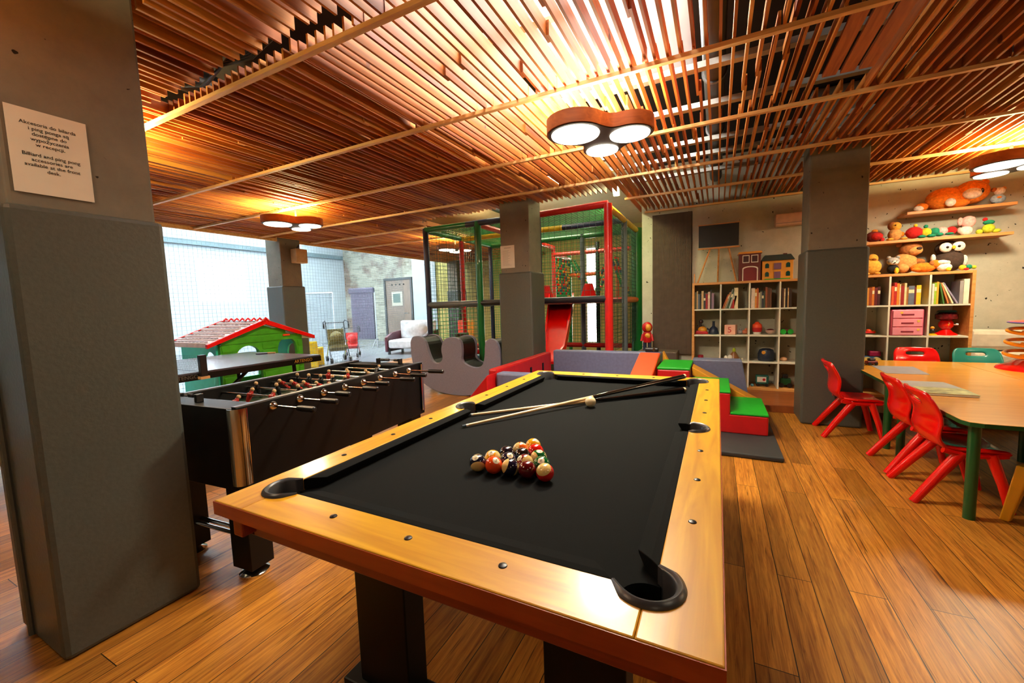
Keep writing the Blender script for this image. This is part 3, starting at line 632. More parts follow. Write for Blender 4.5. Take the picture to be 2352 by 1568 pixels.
m.obj('rear_gable_wall',M_gr,ph)
for s in (-1,1):
    m=MB()
    for q in archwall(dp-.03,.86,[(.3,.15,.62,.42)]): m.prism(q,s*hw-.03,s*hw+.0,'y')
    m.obj('side_wall',M_gd,ph)
rf=MB(); 
for s in (-1,1):
    for r_ in range(7):
        a0=r_/7; a1=(r_+1)/7; y0_=s*a0*.82; y1_=s*a1*.82; z0_=1.19-.3*a0; z1_=1.19-.3*a1
        rf.add([(x_,y_,z_) for x_ in (-dp-.05,dp+.05) for y_,z_ in ((y0_,z0_-.03),(y1_,z1_-.045),(y1_,z1_+.022),(y0_,z0_))],[(0,1,2,3),(7,6,5,4),(0,4,5,1),(1,5,6,2),(2,6,7,3),(3,7,4,0)])
rf.k=1
for r_ in range(7):
    for c_ in range(10):
        a=(r_+.9)/7; xx=-dp+.03+c_*.1+(r_%2)*.05; rf.box(xx,xx+.055,-a*.82-.004,-a*.82+.02,1.19-.3*a+.028,1.19-.3*a+.04)
ro=rf.obj('tiled_roof',[mat('window_lit_roof','#efd2cc',.5,noise=.12,scale=14),mat('roof_dark_lip','#6b4a4c',.6)],ph)  # window light put into the roof colour: red paled to pinkish white
for s in (-1,1):
    m=MB(); 
    for e in (-1,1): m.prism([(e*0,1.135),(e*.86,.835),(e*.86,.895),(e*0,1.215)],s*(dp+.05),s*(dp+.105),'x')
    m.obj('barge_board',M_red,ph,bevel=.005)
B(dp+.045,dp+.06,.30,.42,.925,.955).obj('name_plaque',M_orange,ph)
for q in range(8): MB().tube([(-dp+.02+q*.155,-.05,1.19),(-dp+.02+q*.155,0,1.235),(-dp+.02+q*.155,.05,1.19)],.018,8).obj('ridge_cap',M_red,ph,True)
B(dp-.12,dp-.06,-.46,-.36,.45,.74).obj('yellow_counter',M_yellow,ph,bevel=.01); B(-.2,-.1,-hw+.03,-hw+.13,.4,.72).obj('yellow_cabinet',M_yellow,ph,bevel=.01)
t=thing('ride_on_toy','orange ride-on toy under the ping pong table','toy',(-5.0,1.55,0),.5); MB().prism([(-.3,.12),(.25,.12),(.3,.3),(.1,.34),(0,.22),(-.25,.24)],-.12,.12,'y').obj('body',M_ochre,t,bevel=.02)
for sx in (-.2,.2):
    for sy in (-.13,.13): MB().tube([(sx,sy-.02,.08),(sx,sy+.02,.08)],.08,16).obj('wheel',M_orange,t,True)
# netting in front of the hall
nt=MB(); nt.net((-8.05,-2.8,.02),(0,9.95,0),(0,0,4.3),142,62,.0022); o_=nt.obj('safety_net',mat('net_cord','#9aa8ac',.8),None); o_['label']='tall fine-meshed safety net hanging across the bright hall'; o_['category']='net'
nt=MB(); nt.net((-8.05,7.17,.02),(-2.3,4.6,0),(0,0,4.1),60,58,.002); o_=nt.obj('safety_net',mat('net_cord2','#8fa0a6',.8),None); o_['label']='second stretch of safety net running towards the brick wall'; o_['category']='net'
t=thing('white_ball','white round ball lodged in the safety net','ball',(-7.93,3.09,1.355)); MB().sph((0,0,0),.115,(1,1,.85)).obj('ball_skin',mat('white_ball','#f4f4f2',.5,noise=.03),t,True)
# speaker on pillar D
t=thing('wall_speaker','small cream loudspeaker bracketed to the far pillar','speaker',(-7.1,5.23,2.36)); B(-.07,.09,-.12,.12,-.13,.13).obj('cabinet',mat('cream_speaker','#c9a878',.5),t,bevel=.012); MB().tube([(-.09,0,.08),(-.03,0,.16),(.02,0,.2)],.015,8).obj('bracket',M_steel,t,True)
# sofa, door, banner, stroller
sf=thing('sofa','white sofa with burgundy frame beside the brown door','sofa',(-7.95,9.3,0),math.radians(10))
B(-.55,.6,-.4,.4,.18,.42).obj('seat_cushion',mat('white_cloth','#e6e4e6',.8),sf,bevel=.05); B(-.55,.6,.28,.42,.4,.95).obj('backrest',MC['white_cloth'],sf,bevel=.05)
for s in (-.6,.62): MB().prism([(-.42,.08),(.42,.08),(.42,.66),(-.1,.62),(-.42,.5)],s-.04,s+.04,'x').obj('armrest',mat('burgundy','#4a1520',.5),sf,bevel=.015)
for a in (-.55,.57):
    for b_ in (-.35,.35): B(a-.03,a+.03,b_-.03,b_+.03,0,.18).obj('leg',M_steel,sf)
t=thing('white_pillow','large white pillow leaning on the white sofa','pillow',(-7.75,9.25,.70),.2); MB().sph((0,0,0),.34,(1.1,.42,.7)).obj('pillow_case',MC['white_cloth'],t,True)
d=struct('door_1',B(-12.0,-10.72,12.62,12.7,.0,2.44),wood('door_brown','#7c6a5e','#927d6e',.35,2),bevel=.004)
m=MB(); m.box(-12.08,-12.0,12.58,12.7,0,2.52); m.box(-10.72,-10.64,12.58,12.7,0,2.52); m.box(-12.0,-10.72,12.58,12.7,2.44,2.52); m.obj('door_frame',mat('dark_frame','#4b4c4c',.4),d)
for q in range(4): MB().tube([(-11.66+q*.2,12.615,2.26),(-11.66+q*.2,12.60,2.26)],.03,14).obj('vent_hole',M_black,d,True)
B(-11.7,-11.15,12.605,12.62,1.42,1.98).obj('notice_panel',M_paper,d); B(-11.62,-11.26,12.60,12.605,1.55,1.9).obj('notice_picture',mat('notice_green','#6d7f76',.6),d)
MB().tube([(-10.85,12.62,1.12),(-10.85,12.55,1.12),(-11.03,12.55,1.12)],.02,8).obj('handle',M_chrome,d,True)
bn=thing('banner_screen','tall purple-grey quilted banner screen on a light stand','banner',(-10.95,10.35,0),math.radians(3))
M_bn=mat('purple_quilt','#524c5e',.7)
B(-.50,.50,-.03,.03,.3,2.02).obj('banner_cloth',M_bn,bn,bevel=.02); B(-.58,.54,-.05,.05,1.86,2.06).obj('header_cap',M_bn,bn,bevel=.04)
m=MB()
for q in range(9): m.box(-.46+q*.115,-.454+q*.115,-.036,-.031,.32,1.86)
for q in range(7): m.box(-.5,.5,-.036,-.031,.5+q*.2,.506+q*.2)
m.obj('stitch_grid',mat('pale_stitch','#8f8a98',.7),bn)
m=MB().tube([(-.6,0,.28),(.6,0,.28)],.02,8); m.obj('base_rail',M_steel,bn,True)
for s in (-1,1): MB().tube([(s*.5,0,.28),(s*.55,-.25,.0)],.018,8).obj('leg',M_steel,bn,True); 
MB().tube([(.56,0,0),(.56,0,1.9)],.02,8).obj('side_pole',mat('white_metal','#dfe3e8',.4),bn,True)
cg=thing('wire_goal_cage','light wire mesh goal frame beside the banner screen','goal frame',(-11.5,8.9,0),math.radians(25))
nt=MB(); nt.net((-.9,0,.1),(1.5,0,0),(0,0,1.75),14,34,.008); nt.obj('wire_mesh',mat('pale_wire','#9aa6ac',.5),cg)
for a in (-.9,.6): MB().tube([(a,0,0),(a,0,1.9)],.02,8).obj('post',MC['white_metal'],cg,True)
MB().tube([(-.9,0,1.88),(.6,0,1.88)],.02,8).obj('crossbar',MC['white_metal'],cg,True)
def stroller(loc,rz,label,cloth,hc,sc=1):
    t=thing('stroller',label,'stroller',loc,rz,scale=sc)
    for s in (-1,1):
        MB().tube([(s*.22,-.35,.1),(s*.22,.05,.6),(s*.22,.2,1.0),(s*.24,.12,1.06),(s*.3,.02,1.02),(s*.3,-.02,.9)],.012,8).obj('handle_tube',mat('stroller_tube','#2a3036',.4,.5),t,True)
        MB().tube([(s*.22,.3,.1),(s*.22,-.15,.55)],.012,8).obj('leg_tube',hc,t,True)
        MB().tube([(s*.3,-.02,.98),(s*.3,-.02,.86)],.02,8).obj('grip',M_blackp,t,True)
        for y_ in (-.35,.3): MB().tube([(s*.22-.03,y_,.075),(s*.22+.03,y_,.075)],.075,16).obj('wheel',M_blackp,t,True)
    m=MB(); m.add([(x_,y_,z_) for x_ in (-.2,.2) for y_,z_ in ((-.3,.38),(-.1,.28),(.12,.3),(.2,.82),(.14,.84),(.06,.4),(-.1,.36),(-.28,.44))],[tuple(range(8)),tuple(range(15,7,-1))]+[(k,(k+1)%8,(k+1)%8+8,k+8) for k in range(8)]); m.obj('fabric_seat',cloth,t,bevel=.01)
    m=MB().sph((0,.08,.62),.16,(1,.8,1)); m.obj('hood',cloth,t,True)
    MB().tube([(-.22,.2,1.0),(.22,.2,1.0)],.01,8).obj('cross_bar',M_blackp,t,True)
    return t
stroller((-8.75,7.35,0),math.radians(60),'khaki patterned umbrella stroller with black handles',mat('khaki_camo','#6b6238',.8,noise=.5,scale=25),mat('lime_tube','#a9a845',.4))
stroller((-9.3,8.3,0),math.radians(40),'small red doll stroller behind the khaki stroller',mat('stroller_red','#b8201f',.7),mat('pink_tube','#b0484e',.4),.8)
t=thing('plastic_chair','yellow plastic chair right of the toy playhouse','chair',(-8.6,6.45,0),.6); MB().prism([(-.22,.0),(-.17,0),(-.15,.4),(.2,.4),(.22,0),(.26,0),(.24,.45),(-.14,.46),(-.18,.62),(-.24,.62)],-.22,.22,'x').obj('shell',mat('bright_yellow','#e8bd10',.4),t,bevel=.02)
# ================================================================ ROCKER
rk=thing('foam_rocker','grey foam two-seat rocker beside the play frame','rocker',(0,0,0))
def smooth(pts,it=2):
    for _ in range(it): pts=[q for k in range(len(pts)) for q in ((.75*pts[k][0]+.25*pts[(k+1)%len(pts)][0],.75*pts[k][1]+.25*pts[(k+1)%len(pts)][1]),(.25*pts[k][0]+.75*pts[(k+1)%len(pts)][0],.25*pts[k][1]+.75*pts[(k+1)%len(pts)][1]))]
    return pts
RP=[(-4.42,.62),(-4.41,.86),(-4.27,.89),(-4.12,.84),(-4.06,.62),(-3.98,.47),(-3.85,.47),(-3.78,.55),(-3.82,.68),(-3.76,.84),(-3.6,.88),(-3.44,.84),(-3.42,.66),(-3.45,.52),(-3.3,.44),(-3.1,.43),(-3.03,.56),(-3.02,.8),(-2.92,.87),(-2.80,.8),(-2.765,.6),(-2.78,.36),(-3.0,.12),(-3.3,0),(-3.75,0),(-4.1,.08),(-4.36,.28)]
RP=[((x_+3.6)*.965-3.50,z_) for x_,z_ in RP]; RP=smooth(RP,2)
MB().prism(RP,4.97,5.03,'y').obj('side_panel',mat('rocker_grey','#7d7b90',.5,noise=.08,scale=80),rk,bevel=.006); MB().prism(RP,5.36,5.41,'y').obj('side_panel',MC['rocker_grey'],rk)
MB().prism([(x_+(-.006 if x_>-3.5 else .006),z_*.985) for x_,z_ in RP],5.03,5.36,'y').obj('foam_core',mat('black_vinyl','#0e0f11',.4),rk)
# ================================================================ PLAY FRAME
pf=thing('soft_play_frame','netted indoor play frame of red, green and navy padded posts','play frame',(0,0,0))
CP={'navy':mat('pad_navy','#1d2440',.4,noise=.1),'red':mat('pad_red','#c01510',.32,noise=.06,coat=.3),'green':mat('pad_green','#0b6a2c',.32,noise=.06,coat=.3),'grey':mat('pad_grey','#566066',.4,noise=.08),'dark':mat('pad_dark','#15171d',.4),'orange':mat('pad_orange','#d9531a',.4),'yellow':mat('pad_yellow','#d3a512',.4)}
def post(X,Y,c,z0=.02,z1=2.6,r=.045):
    m=MB().tube([(X,Y,z0),(X,Y,z1)],r,14); 
    for q in range(1,int((z1-z0)/.4)+1): m.tube([(X,Y,z0+q*.4-.006),(X,Y,z0+q*.4+.006)],r+.003,14)
    m.obj('padded_post',CP[c],pf,True)
def bar(a,b,c,r=.045): MB().tube([a,b],r,14).obj('padded_beam',CP[c],pf,True)
XX=(-4.3,-3.3,-2.3,-1.3); YY=(5.5,6.55,7.65,8.75,9.85)
PC={(-4.3,5.5):'navy',(-4.3,6.55):'red',(-4.3,7.65):'navy',(-4.3,8.75):'green',(-3.3,5.5):'green',(-3.3,8.75):'red',(-3.3,9.85):'green',(-2.3,5.5):'navy',(-2.3,7.65):'grey',(-2.3,8.75):'dark',(-1.3,5.5):'red',(-1.3,6.55):'grey',(-1.3,9.85):'dark',(-4.3,9.85):'grey'}
for (X,Y),c in PC.items():
    if (X,Y)==(-1.3,5.5): post(X,Y,c,r=.055)
    elif (X,Y)==(-3.3,5.5): post(X,Y,c,r=.052)
    else: post(X,Y,c)
post(-1.3,7.65,'green',r=.1); post(-2.12,9.85,'orange',1.36,2.35,.04)
for a,b,c in (((-4.3,5.5,2.58),(-3.5,5.5,2.58),'green'),((-3.5,5.5,2.58),(-2.3,5.5,2.58),'navy'),((-2.3,5.5,2.58),(-1.3,5.5,2.6),'red'),((-4.3,5.5,2.57),(-4.3,6.55,2.57),'green'),((-4.3,6.55,2.57),(-4.3,7.65,2.57),'green'),
    ((-4.3,6.55,2.56),(-2.3,6.55,2.56),'yellow'),((-2.3,6.55,2.56),(-1.3,6.55,2.56),'navy'),((-4.3,7.65,2.56),(-2.3,7.65,2.56),'green'),((-2.3,7.65,2.56),(-1.3,7.65,2.56),'green'),((-3.3,5.5,2.56),(-3.3,8.75,2.56),'red'),((-1.3,5.6,2.56),(-1.3,7.65,2.56),'yellow'),
    ((-3.3,8.75,2.4),(-1.3,8.75,2.4),'red'),((-3.3,8.75,2.4),(-3.3,9.85,2.4),'red'),((-3.3,9.85,2.0),(-2.3,9.85,2.0),'orange'),
    ((-4.3,5.5,1.36),(-3.3,5.5,1.36),'grey'),((-3.3,5.5,1.36),(-1.3,5.5,1.36),'dark'),((-4.3,5.5,1.34),(-4.3,7.65,1.34),'grey'),((-1.3,6.55,1.34),(-1.3,7.65,1.34),'orange'),((-3.3,8.75,1.36),(-1.3,8.75,1.36),'red'),
    ((-4.3,5.5,.60),(-3.3,5.5,.60),'red'),((-4.3,6.55,.58),(-1.3,6.55,.4),'red'),((-4.3,7.65,.5),(-1.3,7.65,.5),'red'),((-1.3,5.5,.62),(-1.3,6.5,.4),'red')): bar(a,b,c)
m=MB(); m.box(-3.28,-1.32,6.6,8.7,1.30,1.35); m.obj('upper_deck',mat('deck_brown','#4a1c14',.5),pf)
m=MB(); m.box(-3.2,-1.34,5.6,8.7,.14,.2); m.obj('lower_deck',CP['dark'],pf)
NETC=mat('net_green','#15803a',.6,noise=.05)
for o_,u_,v_,nu,nv,nm in (((-4.3,5.5,1.4),(1,0,0),(0,0,1.16),15,18,0),((-4.3,5.5,.62),(1,0,0),(0,0,.72),15,11,1),((-4.3,5.5,.62),(0,2.15,0),(0,0,1.92),30,30,0),((-3.3,7.65,.5),(2,0,0),(0,0,2.06),34,34,1),((-4.3,7.65,.5),(1,0,0),(0,0,2.06),22,40,1),
    ((-1.3,5.5,.62),(0,2.1,0),(0,0,1.95),34,32,0),((-4.3,5.5,2.6),(3,0,0),(0,2.15,0),60,44,1),((-3.3,8.75,1.4),(0,1.1,0),(0,0,1.0),12,12,0),((-2.3,5.5,1.4),(1,0,0),(0,0,1.15),12,14,0)):
    n_=MB(); n_.net(o_,u_,v_,nu,nv,.0028 if nm==0 else .0045); n_.obj('net_panel',NETC if nm else mat('net_dark','#27402c',.7),pf)
sl=MB(); 
P0=[(-2.62,7.3,1.36),(-2.5,6.9,1.18),(-2.42,6.5,.82),(-2.36,6.15,.5),(-2.34,5.9,.42)]
vs=[];fs=[]
for k,(x_,y_,z_) in enumerate(P0):
    wd=.25-.02*k; 
    for dx_,dz_ in ((-wd,.14),(-wd+.03,.14),(-wd+.04,0),(wd-.04,0),(wd-.03,.14),(wd,.14),(wd,-.04),(-wd,-.04)): vs.append((x_+dx_,y_,z_+dz_))
for k in range(len(P0)-1):
    for j in range(8): fs.append((k*8+j,k*8+(j+1)%8,(k+1)*8+(j+1)%8,(k+1)*8+j))
fs+=[tuple(range(8)),tuple(range(39,31,-1))]
sl.add(vs,fs).obj('slide_chute',M_red,pf,True)
for x_ in (-2.93,-2.1):
    MB().prism([(x_-.16,1.36),(x_+.16,1.36),(x_+.07,1.66),(x_-.07,1.66)],7.3,7.36,'y').obj('slide_gate_panel',M_red,pf,bevel=.01)
MB().prism([(-2.98,.3),(-2.72,.3),(-2.74,.85)],6.2,6.3,'y').obj('slide_side_fin',M_red,pf)
bd=MB(); rs=random.Random(2); bc=[M_ochre,mat('bead_green','#0d7a3c',.4),M_red,mat('bead_blue','#20385a',.4)]
for a in range(10):
    for b_ in range(15): bd.k=rs.choice((0,0,1,1,2,3)); bd.sph((-3.3,8.82+a*.107,1.42+b_*.064),.032,nu=7,nv=5)
bd.obj('bead_net',bc,pf,True,kind='stuff')
bd=MB()
for x0_,x1_ in ((-3.25,-2.75),(-2.35,-2.7),(-2.25,-1.9),(-1.4,-1.75)):
    for q in range(18): bd.k=rs.choice((0,1,1,2,3)); bd.sph((x0_+(x1_-x0_)*q/17,9.8,2.34-q*.055),.036,nu=7,nv=5); bd.sph((x0_+.1+(x1_-x0_)*q/17,9.8,2.34-q*.055),.034,nu=7,nv=5)
bd.obj('bead_swag',bc,pf,True,kind='stuff')
for k,(x_,c,lb) in enumerate(((-5.55,M_orange,'orange foam mat standing upright behind the play frame'),(-5.33,M_ochre,'amber foam mat standing next to the orange one'))):
    m=B(x_-.1,x_+.1,8.3,8.42,.0,.98); m.obj('foam_mat',c,None,bevel=.02,label=lb,category='foam mat')
for lb,bx,c in (('lavender mesh toy crate behind the rocker',(-4.15,-3.5,6.9,7.3,.25,.62),mat('lavender_crate','#a9a6c4',.5,noise=.3,scale=30)),('light blue patterned foam cube seen through the rocker',(-3.75,-3.4,5.62,5.95,.22,.52),mat('blue_pattern','#5fa5c4',.5,noise=.5,scale=22)),('dark brown storage bin inside the play frame on the left',(-4.15,-3.98,6.0,6.2,.22,.85),mat('brown_bin','#40281c',.5)),('orange foam roller beside the padded pillar',(-3.1,-2.75,6.7,6.9,.55,.82),M_orange)):
    if 'roller' in lb: MB().tube([(-3.2,6.9,.66),(-2.7,6.9,.70)],.07,20).obj('foam_roller',c,None,True,label=lb,category='foam roller'); B(-3.3,-2.65,6.85,6.95,.2,.60).obj('foam_block',mat('cream_foam','#c9b98a',.6),None,bevel=.02,label='cream foam block carrying the orange roller',category='foam block')
    else: B(*bx).obj(lb.split()[-6] if 0 else ('toy_crate' if 'crate' in lb else 'foam_cube' if 'cube' in lb else 'storage_bin'),c,None,bevel=.02,label=lb,category='crate' if 'crate' in lb else 'cube' if 'cube' in lb else 'bin')
t=thing('flood_lamp','glowing strip lamp fixed above the red corner of the play frame','lamp',(-1.25,5.75,2.83),math.radians(100)); B(-.3,.3,-.05,.05,0,.05).obj('housing',M_steel,t)
B(-.28,.28,-.04,.04,-.02,0).obj('tube_diffuser',mat('yellow_green_tube','#fbffc0',.5,noise=0,emit=14),t)
a_=area('flood_light',(0,0,-.03),.5,.08,18,(.95,1,.5)); a_.parent=t
t=thing('flood_lamp','hidden strip lamp added to brighten the pale ceiling above the play frame','lamp',(-2.82,5.95,2.78)); B(-.28,.28,-.05,.05,0,.05).obj('housing',M_steel,t); B(-.26,.26,-.04,.04,.05,.06).obj('tube_diffuser',mat('white_tube','#fff6e0',.5,noise=0,emit=5),t)  # added lamp, out of sight behind the pillar, brightens the pale ceiling
a_=area('ceiling_fill_uplight',(0,0,.08),.5,.1,190,(1,.96,.85),(PI,0,0)); a_.parent=t
area('play_area_light',(-2.9,8.0,3.25),1.2,1.2,55,(1,.95,.62))
# ================================================================ BALL PIT AND FOAM BLOCKS
pit=thing('ball_pit','square soft-play pit with red and blue-grey padded walls','play pit',(0,0,0))
m=MB(); m.box(-2.17,-2.06,3.72,5.29,.0,.648); m.obj('padded_wall',M_redv,pit,bevel=.02,label='red padded wall')
for y_ in (4.12,4.56,4.95):
    q=MB(); q.box(-2.062,-2.056,y_,y_+.05,.12,.54); q.obj('dark_slot',M_black,pit)
B(-2.04,-.62,5.30,5.42,.0,.672).obj('padded_wall',M_blue,pit,bevel=.02,label='blue-grey back wall'); B(-1.99,-1.2,3.56,3.70,.0,.64).obj('padded_wall',M_blue,pit,bevel=.02,label='blue-grey front wall')
B(-2.05,-.95,3.73,5.29,.0,.06).obj('pit_floor',M_blue,pit)
MB().prism([(-2.01,.64),(-2.01,0),(-2.58,0),(-2.56,.04)],3.42,3.70,'y').obj('foam_wedge',M_redv,None,bevel=.01,label='red foam wedge sloping down in front of the soft-play pit',category='foam wedge')
MB().prism([(4.4,.002),(5.28,.045),(5.28,.672),(5.22,.672),(4.4,.46)],-.86,-.62,'x').obj('foam_wedge',M_orange,None,bevel=.012,label='orange foam wedge beside the tall red and green block',category='foam wedge')
B(-.60,.49,3.75,5.29,.002,.04).obj('gym_mat',M_mat,None,bevel=.01,label='thin charcoal gym mat under the foam steps',category='mat')
t=thing('foam_block','tall red foam block with green top at the far end of the pool table','foam block',(-.43,5.1,.04)); B(-.17,.17,-.28,.38,0,.50).obj('body',M_redv,t,bevel=.015); B(-.172,.172,-.282,.382,.50,.525).obj('top_cover',M_greenv,t,bevel=.008)
t=thing('foam_steps','red foam steps with green treads right of the pool table','foam steps',(0,0,.04)); MB().prism([(-.24,0),(.432,0),(.432,.18),(.12,.18),(.12,.38),(-.24,.38)],4.3,5.02,'y').obj('body',M_redv,t,bevel=.012)
B(.122,.434,4.298,5.022,.18,.20).obj('tread',M_greenv,t,bevel=.006); B(-.242,.122,4.298,5.022,.38,.40).obj('tread',M_greenv,t,bevel=.006)
MB().prism([(-.25,.545),(-.25,.45),(.3,.13),(.44,.13),(.44,.165)],5.05,5.33,'y').obj('foam_ramp',M_ochre,None,bevel=.01,label='ochre foam ramp slanting down behind the foam steps',category='foam ramp').location.z=.0
MB().prism([(-.27,.082),(.355,.082),(.27,.57),(-.27,.57)],5.5,5.72,'y').obj('foam_barrier',M_blue,None,bevel=.012,label='blue-grey foam panel standing in front of the left bookcase',category='foam panel')
MB().prism([(-.62,.05),(-.3,.05),(-.62,.66)],5.52,5.66,'y').obj('foam_wedge',M_ochre,None,bevel=.01,label='ochre foam wedge behind the tall red and green block',category='foam wedge')
t=thing('toy_camera','small black toy with silver lens on the pit wall','toy',(-.72,5.36,.673)); B(-.09,.07,-.04,.04,0,.05).obj('body',M_blackp,t,bevel=.012); MB().tube([(.02,-.05,.03),(.02,-.03,.03)],.02,14).obj('lens',M_chrome,t,True)
# ================================================================ CHAIRS AND TABLE
def kid_chair(label,loc,rz,m,group=None):
    t=thing('kids_chair',label,'chair',loc,rz,group)
    def shell(prof,wid,hole=None,nm='seat'):
        n=10; vs=[];fs=[]
        for k,((x_,z_),wd) in enumerate(zip(prof,wid)):
            for j in range(n+1):
                a=-1+2*j/n; cu=.03*(a*a) if nm=='backrest' else 0
                vs.append((x_+cu,a*wd/2,z_+(.012*a*a if nm=='seat' else 0)))
        for k in range(len(prof)-1):
            for j in range(n):
                if hole and k in hole and 2<j<n-3: continue
                fs.append((k*(n+1)+j,k*(n+1)+j+1,(k+1)*(n+1)+j+1,(k+1)*(n+1)+j))
        o_=MB().add(vs,fs).obj(nm,m,t,True); q=o_.modifiers.new('so','SOLIDIFY'); q.thickness=.026; q.offset=0
        q=o_.modifiers.new('su','SUBSURF'); q.levels=1; q.render_levels=2
    shell([(.19,.325),(.17,.345),(.1,.35),(0,.345),(-.09,.35),(-.13,.362)],[.30,.33,.35,.36,.36,.355])
    shell([(-.125,.360),(-.16,.385),(-.178,.43),(-.17,.48),(-.165,.53),(-.18,.58),(-.20,.62),(-.215,.65),(-.235,.69),(-.24,.70)],[.355,.37,.39,.40,.40,.39,.385,.375,.33,.27],(6,),'backrest')
    for s in (-1,1):
        MB().tube([(.1,s*.145,.335),(.15,s*.165,.16),(.185,s*.175,.0)],[.029,.025,.022],12).obj('leg',m,t,True)
        MB().tube([(-.03,s*.15,.335),(-.15,s*.175,.16),(-.255,s*.198,.0)],[.031,.027,.023],12).obj('leg',m,t,True)
        MB().tube([(-.12,s*.165,.345),(-.03,s*.16,.325),(.1,s*.15,.325),(.17,s*.14,.335)],.02,8).obj('side_rib',m,t,True)
    return t
kid_chair('red plastic kids chair standing apart beside the grey pillar',(1.15,4.80,0),0,M_red)
kid_chair('red plastic kids chair tucked in, between two other red chairs at the table side',(1.38,4.005,0),0,M_red)
kid_chair('nearest red plastic kids chair tucked under the table corner',(1.375,3.535,0),0,M_red)
kid_chair('red plastic kids chair behind the far edge of the craft table',(1.985,5.88,0),-PI/2,M_red)
kid_chair('teal plastic kids chair behind the far edge of the craft table',(2.47,5.88,0),-PI/2,M_teal)
t=thing('kids_stool','yellow plastic kids stool at the right edge under the table','stool',(1.725,3.27,0),math.radians(47))
MB().prism(smooth([(-.14,-.14),(.14,-.14),(.14,.14),(-.14,.14)],2),.31,.345).obj('seat',M_yellow,t,bevel=.008)
for sx in (-1,1):
    for sy in (-1,1):
        m=MB(); a0=Vector((sx*.115,sy*.115,.325)); a1=Vector((sx*.17,sy*.16,0)); e=Vector((.028,.028,0))
        vs=[(p.x+dx_*w_,p.y+dy_*w_,p.z) for p,w_ in ((a0,.03),(a1,.02)) for dx_,dy_ in ((-1,-1),(1,-1),(1,1),(-1,1))]
        m.add(vs,[(0,1,2,3),(7,6,5,4),(0,4,5,1),(1,5,6,2),(2,6,7,3),(3,7,4,0)]); m.obj('leg',M_yellow,t,bevel=.006)
def craft_table(label,x0,x1,y0,y1,ch,legs):
    t=thing('craft_table',label,'table',((x0+x1)/2,(y0+y1)/2,0),group='craft tables pushed together'); hx_,hy_=(x1-x0)/2,(y1-y0)/2
    pts=[]
    for cx_,cy_,c in ((-hx_,-hy_,ch[0]),(hx_,-hy_,ch[1]),(hx_,hy_,ch[2]),(-hx_,hy_,ch[3])):
        sx=1 if cx_>0 else -1; sy=1 if cy_>0 else -1
        a=[(cx_,cy_-sy*c),(cx_-sx*c*.3,cy_-sy*c*.3),(cx_-sx*c,cy_)] if c>.02 else [(cx_,cy_)]
        if sx*sy>0 and c>.02: a=a[::1] if sx>0 else a
        if sx*sy<0 and c>.02: a=a[::-1]
        if sx<0 and sy<0 and c>.02: a=[(cx_,cy_+c),(cx_+c*.3,cy_+c*.3),(cx_+c,cy_)]
        pts+=a
    MB().prism(pts,.562,.585).obj('table_top',M_beech,t); MB().prism([(a*1.0025,b_*1.0025) for a,b_ in pts],.560,.583).obj('edge_band',M_green,t)
    for lx,ly in legs:
        MB().tube([(lx-(x0+x1)/2,ly-(y0+y1)/2,0),(lx-(x0+x1)/2,ly-(y0+y1)/2,.561)],.027,18).obj('leg',M_green,t,True)
    return t
craft_table('near craft table with orange top and green legs, left of the seam',1.252,2.195,3.115,4.35,(.07,.0,.0,.0),[(1.32,3.2),(1.335,4.26),(2.1,3.2),(2.1,4.26)])
craft_table('far craft table with orange top, carrying a grey placemat and red toy',1.252,2.195,4.352,5.78,(0,0,0,.14),[(1.30,4.44),(2.1,4.44),(1.4,5.62),(2.1,5.62)])
craft_table('craft table under the red marble tower, right of the seam',2.199,3.2,4.352,5.78,(0,0,.14,0),[(2.3,4.44),(3.1,4.44),(2.3,5.62),(3.1,5.62)])
craft_table('craft table at the right image edge, near and right of the seam',2.199,3.2,3.115,4.35,(0,.07,0,0),[(2.3,3.2),(3.1,3.2),(3.1,4.26)])
MB().prism([(1.39,4.83),(1.69,4.84),(1.73,5.32),(1.41,5.32)],.585,.587).obj('placemat',mat('grey_placemat','#8b8a90',.5),None,label='plain grey placemat near the far left table corner',category='placemat')
MB().prism([(1.345,4.10),(1.655,4.13),(1.64,4.46),(1.36,4.46)],.585,.587).obj('placemat',mat('pale_placemat','#9fa5a5',.4),None,label='pale grey placemat with the picture book lying on it',category='placemat')
t=thing('picture_book','thin picture book with pale green cover lying on the craft table','book',(1.475,3.99,.5872),math.radians(-3))
B(-.135,.135,-.125,.115,0,.014).obj('pages',M_paper,t); B(-.138,.138,-.128,.118,.014,.016).obj('cover',mat('green_cover_art','#a9ad78',.35,noise=.6,scale=16),t)
t=thing('toy_car','small dark red toy car at the far left corner of the table','toy',(1.42,5.36,.586),.3); B(-.05,.05,-.025,.025,.012,.045).obj('body',mat('dark_red_toy','#7a1014',.35),t,bevel=.01); B(-.03,.03,-.022,.022,.045,.07).obj('cabin',M_blackp,t,bevel=.01)
for a in (-.03,.03):
    for b_ in (-.025,.025): MB().tube([(a,b_-.006,.015),(a,b_+.006,.015)],.015,12).obj('wheel',M_blackp,t,True)
